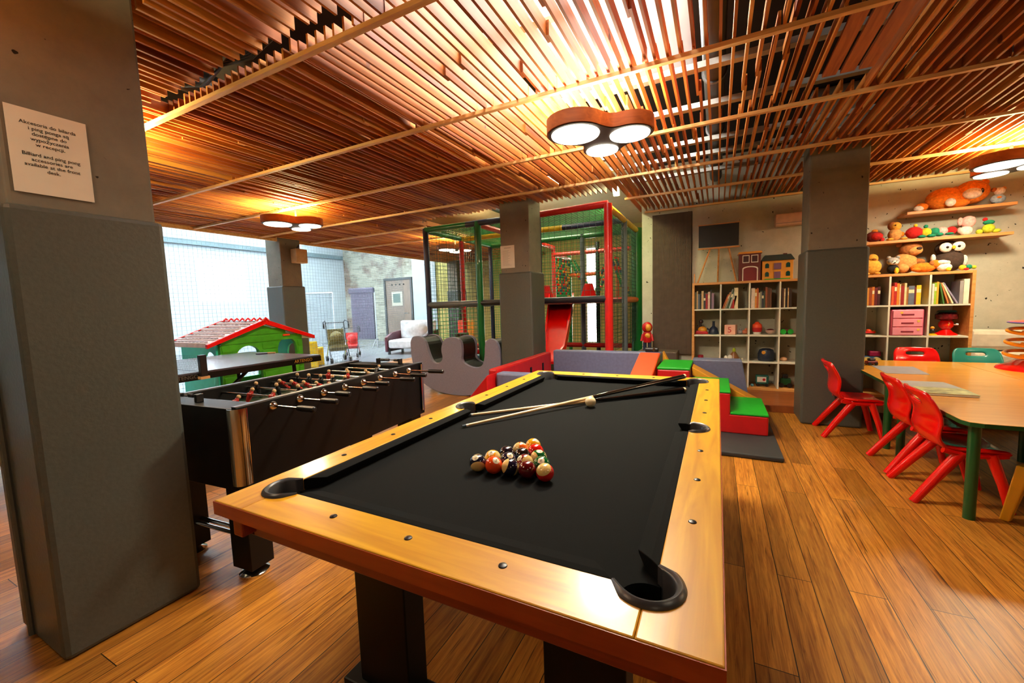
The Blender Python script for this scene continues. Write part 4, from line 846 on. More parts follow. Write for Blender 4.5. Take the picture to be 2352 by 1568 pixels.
# marble tower
mt=thing('marble_tower','red and orange spiral marble tower on the craft table','toy tower',(2.63,5.36,.586))
M_or=mat('tower_orange','#f0930f',.3,coat=.3); M_nv=mat('tower_navy','#1b2038',.4)
MB().lathe([(.30,0),(.29,.02),(.23,.05),(.18,.085),(.14,.095)],n=32).obj('base',M_red,mt,True)
for k in range(3):
    a_=math.radians(200+k*8); 
    MB().lathe([(.045,.09+k*.1),(.05,.16+k*.1),(.045,.185+k*.1)],n=16).obj('column',M_nv,mt,True)
    pts=[(.10*math.cos(a_)+.15*math.cos(q/36*2*PI)*1.0,.02+.15*math.sin(q/36*2*PI),.135+k*.105+.02*math.sin(q/36*2*PI)) for q in range(37)]
    MB().tube(pts,.016,8,False).obj('spiral_track',M_or,mt,True)
    pts=[(-.14+.055*math.cos(q/20*2*PI),-.1+.055*math.sin(q/20*2*PI),.14+k*.105) for q in range(21)]
    MB().tube(pts,.011,8,False).obj('loop',M_or,mt,True)
MB().lathe([(.03,.40),(.22,.425),(.24,.432),(.2,.44),(.05,.455)],n=32).obj('top_dish',M_red,mt,True); MB().lathe([(.235,.420),(.245,.428),(.235,.434)],n=32).obj('dish_rim',mat('tower_blue','#2c3a8a',.4),mt,True)
MB().lathe([(.09,.452),(.08,.475),(.03,.48)],n=24).obj('top_cap',mat('tower_lime','#c6c832',.4),mt,True)
# ================================================================ BOOKCASES
def bookcase(label,x0,wd,ncol=4,nrow=4):
    t=thing('bookcase',label,'bookcase',(x0,6.25,.08),group=None); H=1.455; th=.03; D_=.385
    m=MB(); m.box(0,th,0,D_,0,H); m.box(wd-th,wd,0,D_,0,H); m.box(th,wd-th,0,D_,H-th,H); m.box(th,wd-th,0,D_,0,th); m.obj('outer_frame',M_birch,t,bevel=.002)
    pw=(wd-th)/ncol; ph_=(H-th)/nrow
    for k in range(1,ncol): B(k*pw+.006,k*pw+th-.006,.003,D_,th,H-th).obj('divider',M_shelfw,t)
    for k in range(1,nrow): B(th,wd-th,.002,D_-.001,k*ph_+.006,k*ph_+th-.006).obj('shelf',M_shelfw,t)
    return t,pw,ph_
bk1,pw1,ph1=bookcase('left bookcase of books and toys under the blackboard',-.315,1.39); bk2,pw2,ph2=bookcase('right bookcase topped with a row of plush toys',1.085,1.42)
def cell(bx,pw_,c,r): return bx+.03+c*pw_, .08+.03+r*ph1-.006   # left inner x, floor z
NAMES={}
def books(bx,pw_,c,where,spec,tilt0=0):
    x_,z_=cell(bx,pw_,c,3); x_+=.004; end=bx+(c+1)*pw_-.004; y0=6.262; lean=None
    for k,(cn,hexc,th,h,tl) in enumerate(spec):
        dpt=.2+.03*((k*7)%3)
        if x_+th>end: break
        tlr=math.radians(tl); off=h*math.sin(abs(tlr)) if tl>0 else 0
        bookm=mat('book_'+hexc.strip('#'),hexc,.5,noise=.15,scale=30)
        m=MB(); cth=.003; m.k=0; m.box(0,cth,0,dpt,0,h); m.box(th-cth,th,0,dpt,0,h); m.box(cth,th-cth,0,cth,0,h); m.k=1; m.box(cth,th-cth,cth,dpt-.004,.003,h-.004)
        if len(cn)>5 and k%2: m.k=2; m.box(.001,th-.001,-.0006,0,h*.62,h*.8)
        lb='%s book, %s from the left, %s'%(cn,['first','second','third','fourth','fifth','sixth','seventh','eighth','ninth','tenth','eleventh','twelfth'][k],where.replace('of the ','of '))
        o_=m.obj('book',[bookm,M_paper,mat('spine_label','#d8c9a0',.6)],None,label=lb,category='book',group='books in the bookcases')
        # lean about the touching lower corner
        if tl>=0: o_.location=(x_,y0,z_+.0008+ (th*math.sin(tlr))); o_.rotation_euler=(0,tlr,0); adv=th/max(.3,math.cos(tlr))
        else: o_.location=(x_,y0,z_+.0008); o_.rotation_euler=(0,0,0); adv=th
        x_+=adv+(.004 if tl>0 else .0015)
def bleft(bx,pw_,c,where,spec,tl):   # books leaning left against the divider: fan
    pass
c_='cream'; 
books(-.315,pw1,0,'first top cell of the left bookcase',[('dark olive','#3c3a1c',.022,.235,0),('tan','#a9875a',.016,.25,0),('slate blue','#4a5866',.02,.21,0),('black','#17161a',.02,.2,0),('brown cream','#b99768',.026,.25,0),('dark grey','#2b2a2c',.024,.19,0),('dark red','#8a1418',.026,.21,0),('pale pink','#c9a396',.026,.235,0),('black slim','#1b1b1d',.016,.26,0),('mauve','#7c6478',.03,.215,0)])
books(-.315,pw1,1,'second top cell of the left bookcase',[('rust slim','#a1481a',.012,.2,20),('orange brown','#b5763c',.014,.23,19),('grey','#7a7468',.015,.27,18),('dark green','#23452a',.018,.25,17),('pale grey','#9aa39c',.018,.23,15.5),('brick red','#9a2f1e',.014,.2,14),('scarlet','#a8181a',.02,.22,12),('cream patterned','#cfbc94',.045,.275,0)])
books(-.315,pw1,2,'third top cell of the left bookcase',[('white and red','#cbb9a6',.042,.26,0),('orange','#c07a2c',.02,.25,-1),('rust brown','#a64f22',.018,.26,-1),('beige','#b39c78',.014,.2,0),('grey green','#77786a',.018,.21,0),('charcoal','#2b2f38',.022,.2,0),('dark green slim','#2c4030',.014,.22,0),('brown','#7c4424',.024,.27,0),('dark brown','#4e2c1a',.022,.26,0),('umber','#5c3820',.02,.25,0)])
books(-.315,pw1,3,'fourth top cell of the left bookcase',[('dark brown','#402618',.022,.25,0),('cream slim','#c7ad84',.014,.24,0),('black','#1a1512',.022,.25,0),('tan slim','#b48a58',.012,.25,0),('dark walnut','#2c1a10',.03,.24,0)])
books(1.085,pw2,1,'second top cell of the right bookcase',[('cream','#d8b070',.022,.21,0),('crimson','#a01a20',.024,.25,0),('pale yellow','#dcb060',.02,.24,0),('dark red','#7c1216',.028,.22,0),('golden','#dc9c40',.024,.21,0),('amber','#c07c2c',.018,.21,0),('rust','#8c3a18',.024,.21,0),('orange','#c26a20',.022,.22,0),('maroon','#5c1018',.026,.21,0),('dark wine','#3c0c14',.024,.22,0)])
books(1.085,pw2,2,'third top cell of the right bookcase',[('coral','#d0522c',.022,.22,0),('scarlet','#b0201c',.022,.26,0),('bright orange','#e07a20',.02,.25,0),('cream slim','#d0a878',.012,.24,0),('red and black','#8c1a1a',.028,.22,0),('cream tall','#dac08c',.02,.25,0),('brown slim','#94602c',.014,.2,0),('blue and orange','#5c6474',.05,.215,-1),('wine red','#5a1420',.014,.2,0),('bright yellow','#e0b020',.04,.22,-1)])
books(1.085,pw2,3,'fourth top cell of the right bookcase',[('white','#cfc6bc',.018,.23,-1),('lime green','#8cae28',.018,.24,-1),('amber yellow','#dc9c28',.016,.25,-1)])
def leanbook(x0,z0,lenh,th,ang,cn,hexc,where):
    m=MB(); m.k=0; m.box(0,th,0,.2,0,lenh); o_=m.obj('book',mat('book_'+hexc.strip('#'),hexc,.5,noise=.12,scale=30),None,bevel=.001,label='%s book slanting left %s'%(cn,where),category='book',group='books in the bookcases'); o_.location=(x0,6.262,z0+.003); o_.rotation_euler=(0,-math.radians(ang),0)
xc4,zc4=cell(1.085,pw2,3,3)
for k,(cn,hx_) in enumerate((('dark green','#3c6a2c'),('orange brown','#b8703c'),('cream','#e2d0a8'),('lilac grey','#8f86a0'))): leanbook(xc4+.10+k*.037,zc4,.235+.008*k,.014,10+k*6,cn,hx_,'in the fourth top cell of the right bookcase')
B(0,.045,0,.2,0,.27).obj('book',mat('book_white_binder','#d8cfb8',.5),None,bevel=.002,label='wide white binder at the right end of the right bookcase',category='book',loc=(xc4+.26,6.262,zc4+.001)); B(0,.03,0,.2,0,.25).obj('book',mat('book_grey_binder','#8f8a88',.5),None,bevel=.002,label='grey binder beside the wide white binder',category='book',loc=(xc4+.228,6.262,zc4+.001))
# toys in the cells
def toy(name,label,cat,x,z,y=6.42,rz=0): return thing(name,label,cat,(x,y,z+.001),rz)
def cz(r): return .08+.03+r*ph1-.006
Zr={r:(cz(r) if r else .11) for r in range(4)}
c1=[-.315+.03+k*pw1 for k in range(4)]; c2=[1.085+.03+k*pw2 for k in range(4)]
M_db=mat('dark_blue_toy','#1b2538',.4)
t=toy('toy_duck','yellow and red toy duck in the left bookcase, second row','toy',c1[0]+.10,Zr[2]); MB().sph((0,0,.06),.05,(1.2,1,.95)).obj('body',M_ochre,t,True); MB().prism([(-.1,0),(.08,0),(.06,.04),(-.08,.05)],-.05,.05,'y').obj('red_base',M_redv,t,bevel=.01); MB().tube([(-.02,.01,.09),(-.03,.01,.16)],.018,10).obj('neck',mat('dark_brown_toy','#2c1814',.5),t,True); MB().sph((-.02,.01,.175),.03).obj('head',MC['dark_brown_toy'],t,True)
t=toy('toy_kettle','dark blue toy kettle beside the toy duck','toy',c1[0]+.242,Zr[2]); MB().lathe([(.06,0),(.065,.03),(.05,.08),(.018,.11),(.014,.17),(.02,.18)],n=18).obj('body',M_db,t,True); MB().tube([(-.05,0,.05),(-.085,0,.08)],.012,8).obj('spout',M_db,t,True)
t=toy('number_cube','orange and pink toy cube printed with a red number five','toy cube',c1[1]+.115,Zr[2],6.36,math.radians(-14)); B(-.065,.065,-.065,.065,.002,.132).obj('cube_body',mat('cube_pink','#dfa48c',.5),t,bevel=.006); B(-.0665,-.064,-.06,.06,.008,.126).obj('side_face',M_ochre,t)
tb=text_mb('5',.11); xf(tb,Matrix.Translation((0,-.0655,.03))@RX); tb.obj('printed_number',M_redv,t)
for k,(nm,lb,dx_,cc) in enumerate((('toy_figure','small grey toy figure right of the number cube',.225,mat('toy_grey','#8f8c8c',.5)),('toy_figure','small salmon toy figure at the right end of its cell',.29,mat('toy_salmon','#c4704c',.5)))):
    t=toy(nm,lb,'toy',c1[1]+dx_,Zr[2]); MB().sph((0,0,.03),.03,(1.3,1,1)).obj('body',cc,t,True); MB().sph((.01,0,.065),.018).obj('head',cc,t,True)
t=toy('toy_lantern','red and orange round toy pot with cream base','toy',c1[2]+.09,Zr[2]); MB().lathe([(.045,0),(.048,.03)],n=20).obj('base',M_paper,t,True); MB().lathe([(.05,.03),(.06,.06),(.06,.09)],n=20).obj('lower_body',M_redv,t,True); MB().lathe([(.06,.0905),(.055,.13),(.03,.15),(.02,.165)],n=20).obj('upper_body',M_orange,t,True)
t=toy('toy_bowl','small pale toy bowl with dark red filling','toy',c1[2]+.243,Zr[2]); MB().lathe([(.02,0),(.05,.025),(.06,.055)],n=20).obj('bowl',mat('bowl_pale','#c9a998',.5),t,True); MB().sph((0,0,.05),.045,(1,1,.5)).obj('filling',mat('dark_red_toy2','#641418',.5),t,True)
t=toy('toy_tractor','green toy tractor in the last cell of the second row','toy',c1[3]+.085,Zr[2]); B(-.05,.05,-.03,.03,.03,.07).obj('body',mat('toy_dark_red','#5a1c20',.5),t,bevel=.01)
for a in (-.04,.04): MB().tube([(a,-.04,.035),(a,.03,.035)],.034,16).obj('wheel',mat('toy_green','#1c9a2c',.4),t,True)
t=toy('toy_cup','small dark red toy cup alone in its cell','toy',c1[0]+.08,Zr[1]); MB().lathe([(.03,0),(.04,.01),(.036,.05),(.03,.055)],n=20).obj('cup',mat('cup_red','#8a1220',.4),t,True)
t=toy('toy_ship','yellow toy ship with white figures and a lime knob','toy',c1[1]+.16,Zr[1]); MB().lathe([(.09,0),(.1,.012),(.085,.02)],n=24).obj('base_plate',mat('lime_yellow','#b8a818',.4),t,True); MB().lathe([(.07,.02),(.04,.08),(.02,.11)],n=20).obj('clear_dome',mat('dome_brown','#8a5c34',.3),t,True); MB().lathe([(.018,.111),(.022,.13),(.014,.16)],n=14).obj('knob',mat('lime_knob','#a8b820',.4),t,True)
for a,b_ in ((-.1,.05),(-.05,.06),(.1,.03)): MB().sph((a,-.05,.001+b_*.6),b_*.5,(1,1,1.2)).obj('white_figure',M_paper,t,True)
t=toy('toy_bucket','dark navy toy helmet bucket with an orange dot','toy',c1[2]+.2,Zr[1],6.40); MB().lathe([(.09,0),(.098,.03),(.098,.1),(.08,.15),(.045,.165)],n=26).obj('shell',M_db,t,True); MB().tube([(-.035,-.085,.12),(-.04,-.1,.12)],.022,14).obj('orange_dot',M_ochre,t,True)
t=toy('toy_shell','small cream and orange toy in the last cell, third row','toy',c1[3]+.06,Zr[1]); MB().sph((0,0,.025),.035,(1.2,1,.8)).obj('body',mat('toy_peach','#d8a078',.5),t,True)
t=toy('toy_truck','teal toy truck with white side in the bottom row','toy',c1[2]+.16,Zr[0]); B(-.075,.075,-.05,.05,.03,.15).obj('box_body',mat('toy_teal','#14584a',.4),t,bevel=.01); B(-.06,.045,-.053,-.049,.06,.13).obj('white_side',M_paper,t); MB().tube([(.02,-.055,.095),(.02,-.053,.095)],.018,12).obj('red_dot',M_redv,t,True)
for a in (-.05,.05): MB().tube([(a,-.05,.022),(a,.05,.022)],.022,14).obj('wheel',M_blackp,t,True)
t=toy('toy_tractor','dark green toy tractor in the bottom row beside the pillar','toy',c1[3]+.085,Zr[0]); B(-.06,.06,-.04,.04,.03,.12).obj('body',mat('toy_forest','#0c4a22',.4),t,bevel=.012); B(-.03,.03,-.035,.035,.12,.17).obj('cabin',M_blackp,t,bevel=.01)
for a in (-.045,.045): MB().tube([(a,-.05,.03),(a,.04,.03)],.03,14).obj('wheel',M_blackp,t,True)
t=toy('toy_figure','small blue toy next to the teal truck','toy',c1[2]+.04,Zr[0],6.33); MB().sph((0,0,.02),.02).obj('body',mat('toy_sky','#4c8494',.5),t,True)
# right bookcase toys
t=toy('toy_flower','blue star-shaped toy in the right bookcase, second row','toy',c2[1]+.082,Zr[2]); 
m=MB(); m.sph((0,0,.05),.03)
for q in range(8): a_=q*PI/4; m.sph((.04*math.cos(a_),0,.05+.035*math.sin(a_)),.02,nu=10,nv=7)
m.obj('petals',mat('toy_steel_blue','#5a78a8',.5),t,True); MB().tube([(-.05,0,.06),(-.03,0,.1),(-.01,0,.09)],.008,8).obj('orange_arc',M_ochre,t,True)
t=toy('toy_car','red and orange toy car beside the blue star toy','toy',c2[1]+.2,Zr[2]); B(-.06,.06,-.03,.03,.015,.04).obj('body',M_red,t,bevel=.012); MB().sph((.0,0,.045),.03,(1,.9,.7)).obj('cabin',M_orange,t,True); MB().sph((.05,0,.03),.022).obj('nose',M_ochre,t,True)
dr=toy('drawer_tower','pink plastic drawer tower in the right bookcase','drawer unit',c2[2]+.155,Zr[2],6.262); M_pk=mat('pink_plastic','#d8607c',.35); M_pk2=mat('pale_pink_plastic','#e08c9c',.3)
B(-.142,.142,0,.28,0,.302).obj('casing',M_pk,dr,bevel=.01)
for k in range(3):
    dw=B(-.13,.13,-.008,.0,.008+k*.098,.096+k*.098).obj('drawer',M_pk2,dr,bevel=.003); B(-.055,.055,-.012,-.008,.04+k*.098,.056+k*.098).obj('handle_slot',mat('dark_pink','#7a1430',.5),dw,bevel=.002)
    MB().tube([(.095-.15*(k==2),-.0095,.07+k*.098),(.095-.15*(k==2),-.008,.07+k*.098)],.014,12).obj('yellow_sticker',mat('sticker_yellow','#e0b04c',.5),dw,True)
t=toy('gumball_machine','red toy gumball machine at the right end of the second row','toy',c2[3]+.185,Zr[2],6.40); MB().lathe([(.10,0),(.1,.01),(.06,.035),(.04,.06)],n=26).obj('base',M_red,t,True); MB().lathe([(.035,.06),(.062,.1),(.062,.14),(.045,.165)],n=26).obj('middle',M_red,t,True); MB().lathe([(.05,.1651),(.095,.185),(.095,.235),(.06,.255)],n=26).obj('globe',mat('dark_red_globe','#5c1418',.15,noise=.5,scale=40),t,True); MB().lathe([(.062,.2551),(.085,.262),(.07,.28)],n=26).obj('lid',mat('teal_dark','#123c38',.4),t,True); MB().tube([(.06,-.01,.12),(.095,-.02,.12)],.012,10).obj('crank',M_chrome,t,True); MB().sph((0,-.055,.12),.018,(1,.4,1.6)).obj('coin_plate',M_ochre,t,True)
t=toy('toy_robot','small yellow and black toy beside the gumball machine','toy',c2[3]+.05,Zr[2],6.33); MB().lathe([(.04,0),(.038,.012),(.018,.02)],n=16).obj('base',M_yellow,t,True); MB().sph((0,0,.05),.026).obj('body',M_blackp,t,True); MB().sph((-.002,0,.085),.018).obj('head',M_ochre,t,True)
t=toy('toy_train','colourful toy train with wheels in the third row','toy',c2[1]+.17,Zr[1],6.36); B(-.12,.12,-.04,.04,.04,.1).obj('body',mat('toy_blue','#28507c',.4,noise=.3),t,bevel=.012); B(-.13,-.06,-.045,.045,.1,.18).obj('cabin',M_orange,t,bevel=.01); B(.02,.13,-.045,.045,.1,.16).obj('wagon_top',mat('toy_magenta','#8c1440',.4),t,bevel=.01)
for a in (-.09,0,.09): MB().tube([(a,-.06,.045),(a,.045,.045)],.045,18).obj('wheel',mat('toy_cream_wheel','#d8c070',.4),t,True)
t=toy('toy_plant','small dark green toy in the third row behind the red chair','toy',c2[3]+.06,Zr[1]-.0,6.36); MB().sph((0,0,.03),.03).obj('leaf_ball',mat('toy_forest','#0c4a22',.4),t,True)
# easel, dollhouses, AC, wall panel
ea=thing('blackboard_easel','small blackboard on a wooden tripod easel on top of the left bookcase','easel',(0,6.42,1.537))
B(-.245,.25,-.012,.0,.49,.79).obj('blackboard',mat('slate','#0b100e',.6),ea); B(-.255,.262,-.03,.002,.462,.482).obj('chalk_ledge',M_birch,ea,bevel=.003)
B(-.255,.262,-.014,.002,.79,.802).obj('top_frame',M_birch,ea)
for a,b_ in (((-.255,.0,0),(-.1,0,.465)),((.228,.0,0),(.13,0,.465)),((.0,.16,0),(.01,.0,.465))): MB().tube([a,b_],.011,8).obj('leg',M_birch,ea,True)
B(-.30,-.285,-.05,-.035,0,.13).obj('loose_stick',M_birch,ea)
d1=thing('dollhouse','dark red dollhouse with two white framed windows','dollhouse',(.378,6.42,1.537)); M_dr=mat('dollhouse_red','#5c1c14',.6)
B(-.125,.125,-.11,.11,0,.355).obj('walls',M_dr,d1,bevel=.004); MB().prism([(-.14,.355),(.14,.355),(.13,.38),(-.13,.38)],-.125,.125,'y').obj('cornice',M_ochre,d1)
for a in (-.045,.055):
    f=MB(); f.box(a-.04,a+.04,-.116,-.11,.235,.245); f.box(a-.04,a+.04,-.116,-.11,.325,.335); f.box(a-.04,a-.032,-.116,-.11,.245,.325); f.box(a+.032,a+.04,-.116,-.11,.245,.325); o_=f.obj('window_frame',M_paper,d1); B(a-.032,a+.032,-.113,-.1099,.245,.325).obj('window_pane',mat('maroon_dark','#3a0c10',.4),o_)
pts=[(-.085,.0),(-.085,.16)]+[(-.085+.09*(1-math.cos(q/10*PI))+.0,.16+.03*math.sin(q/10*PI)) for q in range(1,10)]+[(.095,.16),(.095,0)]
MB().prism(pts,-.118,-.11,'y').obj('door_surround',M_paper,d1); MB().prism([(a*.86,b_*.93) for a,b_ in pts],-.121,-.1175,'y').obj('door_leaf',mat('door_crimson','#6c0c10',.45),d1)
d2=thing('dollhouse','yellow dollhouse with dark roof and round-topped green windows','dollhouse',(.69,6.42,1.537)); B(-.17,.17,-.1,.1,0,.245).obj('walls',mat('dollhouse_yellow','#cf8a24',.55),d2,bevel=.004)
MB().prism([(-.185,.245),(.185,.245),(.14,.315),(-.14,.315)],-.115,.115,'y').obj('roof',mat('roof_charcoal','#14231e',.6),d2); B(.07,.11,-.03,.03,.3,.335).obj('chimney',M_dr,d2)
for a in (-.115,.115):
    for z_ in (.04,.15):
        pts=[(a-.022,z_),(a+.022,z_),(a+.022,z_+.04)]+[(a+.022*math.cos(q/8*PI),z_+.04+.022*math.sin(q/8*PI)) for q in range(1,8)]+[(a-.022,z_+.04)]
        MB().prism(pts,-.104,-.1,'y').obj('window_pane',mat('window_green','#0f3c34',.3),d2)
B(-.035,.035,-.106,-.1,0,.1).obj('door_leaf',mat('lilac','#6f4c66',.5),d2); B(-.04,.04,-.108,-.1,.13,.21).obj('balcony_window',MC['lilac'],d2)
B(-.14,.14,-.11,-.101,0,.012).obj('hedge',M_greenv,d2)
t=thing('wall_heater','long cream wall unit high on the back wall','wall unit',(.83,6.57,2.32)); B(-.155,.2,-.07,.075,-.075,.075).obj('casing',mat('cream_casing','#cda78c',.5),t,bevel=.01); B(-.15,.195,-.072,-.07,-.05,-.045).obj('air_slot',M_steel,t)
m=MB(); 
for q in range(29): m.box(-.885+q*.0187,-.875+q*.0187,6.585,6.648,.5,2.585)
o_=m.obj('ribbed_panel',mat('ribbed_brown','#5e4a38',.7,noise=.15),None,label='brown ribbed acoustic panel on the wall beside the play frame',category='wall panel'); o2=B(-.89,-.34,6.6,6.649,.5,2.585).obj('backing_board',mat('ribbed_brown_dark','#3e3026',.8),o_)
t=thing('toy_robot_figure','red and yellow toy figure standing on the pit wall ledge','toy',(-.925,6.30,.58)); MB().lathe([(.055,.12),(.07,.2),(.055,.27)],n=20).obj('body',M_redv,t,True); MB().sph((0,0,.34),.075,(1,1,1.1)).obj('hood',M_redv,t,True); MB().sph((.015,-.045,.34),.048,(1,.7,1.15)).obj('face',M_ochre,t,True); MB().sph((.012,-.05,.22),.04,(1,.6,1)).obj('belly_plate',M_ochre,t,True)
for s in (-1,1): MB().tube([(s*.035,0,.0),(s*.035,0,.13)],.026,12).obj('leg',M_db,t,True); MB().tube([(s*.06,0,.24),(s*.08,-.02,.14)],.018,10).obj('arm',M_redv,t,True)
B(-1.04,-.5,6.1,6.5,.08,.58).obj('storage_bench',mat('brown_bench','#4a3a2c',.6),None,bevel=.01,label='low brown bench under the toy figure by the back wall',category='bench')
# wall shelves
t=thing('wall_shelf','short upper wooden wall shelf carrying the big orange bear','shelf',(2.40,6.5,2.235)); B(-.46,.42,-.15,.148,-.032,0).obj('board',M_birch,t,bevel=.003)
t=thing('wall_shelf','long lower wooden wall shelf carrying the plush caterpillar','shelf',(2.10,6.5,1.925)); B(-.60,.70,-.17,.148,-.032,0).obj('board',M_birch,t,bevel=.003)
t=thing('floor_cushion','cream cushion leaning on the wall right of the right bookcase','cushion',(2.8,6.42,.75)); MB().prism([(-.28,-.1),(.3,-.1),(.32,.12),(-.26,.13)],-.09,.09,'y').obj('cushion_cover',mat('cream_cloth','#cdbfa8',.8),t,bevel=.05)
t=thing('floor_cushion','second cream cushion lying under the first one','cushion',(2.8,6.42,.52)); MB().prism([(-.28,-.12),(.3,-.12),(.32,.12),(-.26,.12)],-.14,.14,'y').obj('cushion_cover',MC['cream_cloth'],t,bevel=.05)
B(2.52,3.2,6.2,6.62,.08,.395).obj('storage_bench',MC['brown_bench'],None,bevel=.01,label='low brown bench under the cream cushions',category='bench')
# plush toys
def fur(name,hexc): return mat('fur_'+name,hexc,.95,noise=.28,scale=45,bump=.6)
def plush(label,name,x,y,z,s,parts):
    t=thing(name,label,'plush toy',(x,y,z)); low=min(p[3]-p[4]*(p[5][2] if len(p)>5 else 1) for p in parts)
    for p in parts:
        nm,m,px,pz,pr,*r=p[0],p[1],p[2],p[3],p[4],*p[5:]
        sc=r[0] if r else (1,1,1); py=r[1] if len(r)>1 else 0
        MB().sph((px*s,py*s,(pz-low)*s),pr*s,sc,nu=18,nv=12).obj(nm,m,t,True)
    return t
T1=1.536; eye=mat('plush_eye','#0d0806',.2)
gold=fur('gold','#d99a34'); brown=fur('brown','#9a5a26'); tan=fur('tan','#c88a48'); org=fur('orange','#d3740f'); whi=fur('white','#dcd2c4'); dk=fur('dark_brown','#3e2c22'); grey=fur('grey','#9a948e'); redf=fur('red','#b8140f'); yel=fur('yellow','#e0b820'); grn=fur('green','#0f7a5a'); pnk=fur('pink','#e0a8a0'); lim=fur('lime','#b4bc24'); blk=fur('black','#1a1512')
plush('plump golden plush bird at the left end of the bookcase top','plush_bird',1.645,6.40,T1,1,[('body',gold,0,.09,.095,(1.1,.85,1)),('head',gold,.015,.19,.055),('beak',brown,.02,.18,.022,(1,.8,.6),-.05),('foot',gold,-.05,.01,.025,(1.2,1.2,.6),-.07),('foot',gold,.05,.01,.025,(1.2,1.2,.6),-.07)])
plush('small grey and white plush wolf in a black jacket','plush_wolf',1.835,6.34,T1,1,[('jacket',blk,0,.05,.055,(1,.8,1)),('head',grey,0,.14,.052,(1.15,.9,.9)),('muzzle',whi,0,.125,.036,(1.1,.7,.8),-.03),('ear',grey,-.04,.185,.02),('ear',grey,.04,.185,.02),('eye',eye,-.018,.14,.005,(1,1,1),-.056),('eye',eye,.018,.14,.005,(1,1,1),-.056),('nose',eye,0,.122,.007,(1,1,1),-.058),('banana',yel,.02,.03,.03,(.7,.6,1.2),-.05)])
plush('large tan plush bear slumped behind the small wolf','plush_bear',1.965,6.45,T1,1,[('body',tan,0,.11,.12,(1,.85,1)),('head',brown,.05,.27,.092,(1.15,.9,1)),('muzzle',tan,.075,.25,.058,(1.2,.8,.9),-.05),('nose',dk,.1,.27,.02,(1.3,.6,.8),-.095),('ear',brown,-.05,.33,.03),('ear',brown,.12,.335,.03),('paw',tan,-.04,.05,.06,(1,1,.9),-.08),('arm',brown,.11,.12,.05,(1.4,.9,.8),-.02)])
plush('orange-brown plush dog lying down between the bear and the owl','plush_dog',2.13,6.34,T1,1,[('body',org,-.03,.05,.07,(1.6,.8,.8)),('head',org,.07,.08,.05),('ear',brown,.03,.09,.022,(1,1,1.4),-.03),('leg',org,-.1,.03,.03,(1.4,1,.8),-.03),('tail',whi,.06,.15,.028,(.8,.8,1.6),.03)])
plush('large brown plush owl with big white eye patches','plush_owl',2.355,6.47,T1,1,[('body',dk,0,.11,.125,(1.05,.85,1)),('head',dk,-.01,.245,.098,(1.15,.9,.9)),('eye_patch',whi,-.055,.255,.055,(1,.5,1),-.075),('eye_patch',whi,.05,.26,.055,(1,.5,1),-.075),('eye',eye,-.05,.255,.014,(1,1,1),-.098),('eye',eye,.045,.26,.014,(1,1,1),-.098),('beak',yel,0,.25,.016,(.9,1,1.3),-.105),('wing',whi,.12,.1,.05,(.5,.8,1.3),-.03)])
plush('white plush lamb lying in front of the owl','plush_lamb',2.27,6.32,T1,1,[('body',whi,0,.045,.05,(1.3,.9,.9)),('head',whi,-.02,.1,.04,(1.4,.9,.7)),('ear',whi,-.06,.085,.018,(1,1,1.3)),('ear',whi,.03,.095,.018,(1,1,1.3)),('paw',yel,.02,.02,.022,(1,1,1),-.04)])
plush('small yellow and teal plush baby toy beside the lamb','plush_baby_toy',2.41,6.30,T1,1,[('body',yel,0,.03,.03),('head',grn,.05,.035,.026),('foot',redf,.02,.012,.014,(1.6,1,1),-.03),('bow',lim,.09,.03,.02)])
T2=1.926
plush('tall lime green plush vine at the left end of the long shelf','plush_vine',1.545,6.40,T2,1,[('stem',lim,0,.08,.022,(1,1,4)),('leaf',lim,.03,.12,.022,(1.2,.7,1.5)),('leaf',lim,.02,.06,.022,(1.2,.7,1.5)),('flower',org,.015,.19,.022)])
plush('dark red plush beetle with an orange crest on the long shelf','plush_beetle',1.665,6.42,T2,1,[('body',fur('deep_red','#6a0c0c'),0,.06,.07,(1.1,.9,.9)),('shell_patch',redf,.02,.06,.055,(1.1,.9,.8),-.035),('crest',org,.01,.125,.03,(1,.8,.7)),('foot',redf,.08,.02,.025)])
plush('yellow plush duckling with shaggy brown hair','plush_duckling',1.865,6.44,T2,1,[('body',tan,0,.07,.065,(1,.85,1.1)),('head',gold,.005,.165,.052),('hair',brown,-.02,.175,.05,(.9,.9,1),.012),('eye',eye,-.01,.175,.007,(1,1,1),-.052),('wing',org,.06,.07,.025,(1.3,.7,1.2)),('foot',gold,-.055,.015,.026,(1.3,1.3,.6),-.05),('foot',gold,.07,.015,.024,(1.3,1.3,.6),-.05)])
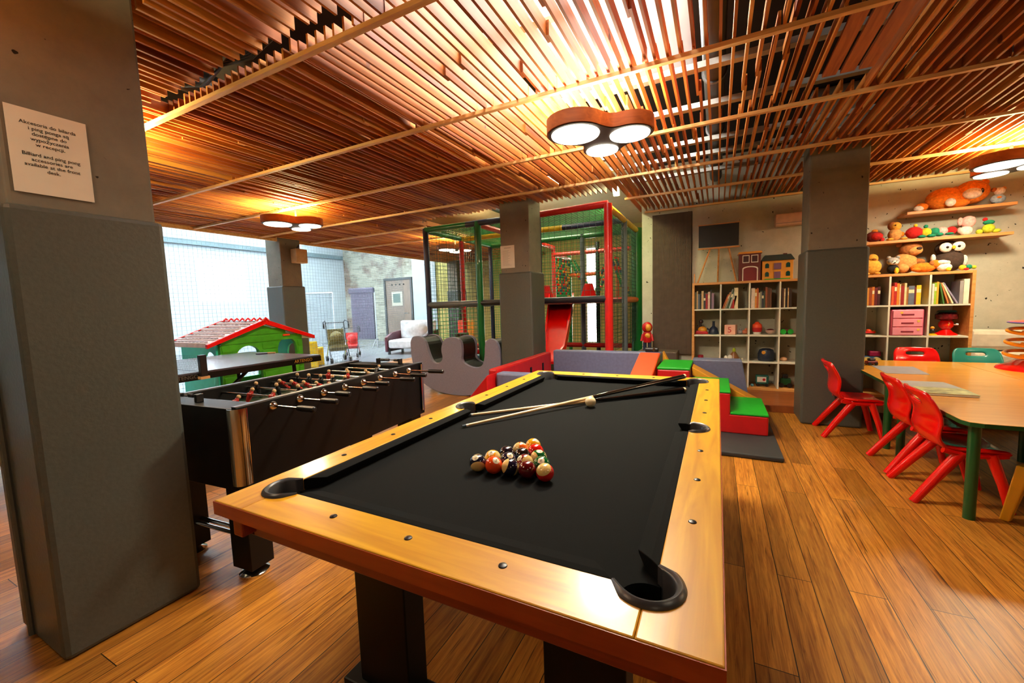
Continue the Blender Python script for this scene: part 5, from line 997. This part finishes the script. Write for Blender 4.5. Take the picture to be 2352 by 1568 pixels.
plush('long plush caterpillar in red, yellow, green and pink','plush_caterpillar',2.13,6.42,T2,1,[('head',redf,-.1,.07,.07,(1.1,.9,.95)),('bobble',yel,-.09,.15,.018),('segment',yel,.0,.06,.052),('segment',grn,.075,.06,.048),('segment',pnk,.14,.06,.048),('segment',redf,.215,.06,.045),('bobble',grn,-.0,.13,.02),('foot',grn,-.05,.012,.03,(1.2,1.2,.6),-.06),('foot',grn,.03,.014,.032,(1.2,1.2,.6),-.06),('foot',grn,.095,.022,.03,(1.2,1.2,.7),-.06),('foot',grn,.18,.022,.028,(1.3,1.2,.5),-.06)])
plush('pale pink plush rabbit with a hanging ear','plush_rabbit',2.475,6.45,T2,1,[('body',whi,0,.06,.055,(1,.8,1)),('head',pnk,.015,.155,.06,(1,.85,1.1)),('ear',pnk,-.05,.165,.024,(1,.8,1.9)),('ear',pnk,.05,.18,.02,(1,.8,1.5)),('arm',pnk,-.05,.07,.025,(.8,.8,1.3))])
plush('lime and green plush frog at the right end of the long shelf','plush_frog',2.64,6.42,T2,1,[('body',lim,0,.05,.05),('head',grn,.0,.115,.038,(1.2,1,.7)),('hat',redf,-.03,.15,.02),('foot',lim,-.07,.02,.028),('foot',lim,.06,.02,.028,(1.4,1,.8))])
T3=2.236
plush('big orange plush bear lying along the upper shelf','plush_bear',2.36,6.45,T3,1,[('body',org,-.08,.12,.12,(1.35,.8,1)),('head',org,.14,.16,.125,(1.15,.85,1)),('muzzle',whi,.12,.135,.07,(1.15,.75,.85),-.075),('nose',eye,.185,.15,.02,(.7,.7,1.3),-.1),('ear',brown,.01,.19,.045,(.8,.7,1.2)),('ear',org,.24,.25,.035),('leg',org,.02,.05,.06,(1.6,1,.8),-.04),('foot_pad',whi,-.06,.06,.045,(1,.7,1),-.095),('foot',org,-.27,.05,.055,(1.1,1,.85)),('foot_pad',whi,-.30,.035,.04,(1.2,.8,.8),-.03)])
plush('small plush mouse wearing a blue striped shirt on the upper shelf','plush_mouse',2.70,6.43,T3,1,[('striped_shirt',fur('stripe_blue','#8ea4b4'),0,.05,.05,(1.2,.9,1)),('head',whi,.01,.13,.042),('ear',brown,-.035,.15,.024),('ear',tan,.04,.155,.02),('foot',blk,-.03,.01,.016),('badge',org,-.005,.06,.016,(1.2,.5,.7),-.042)])
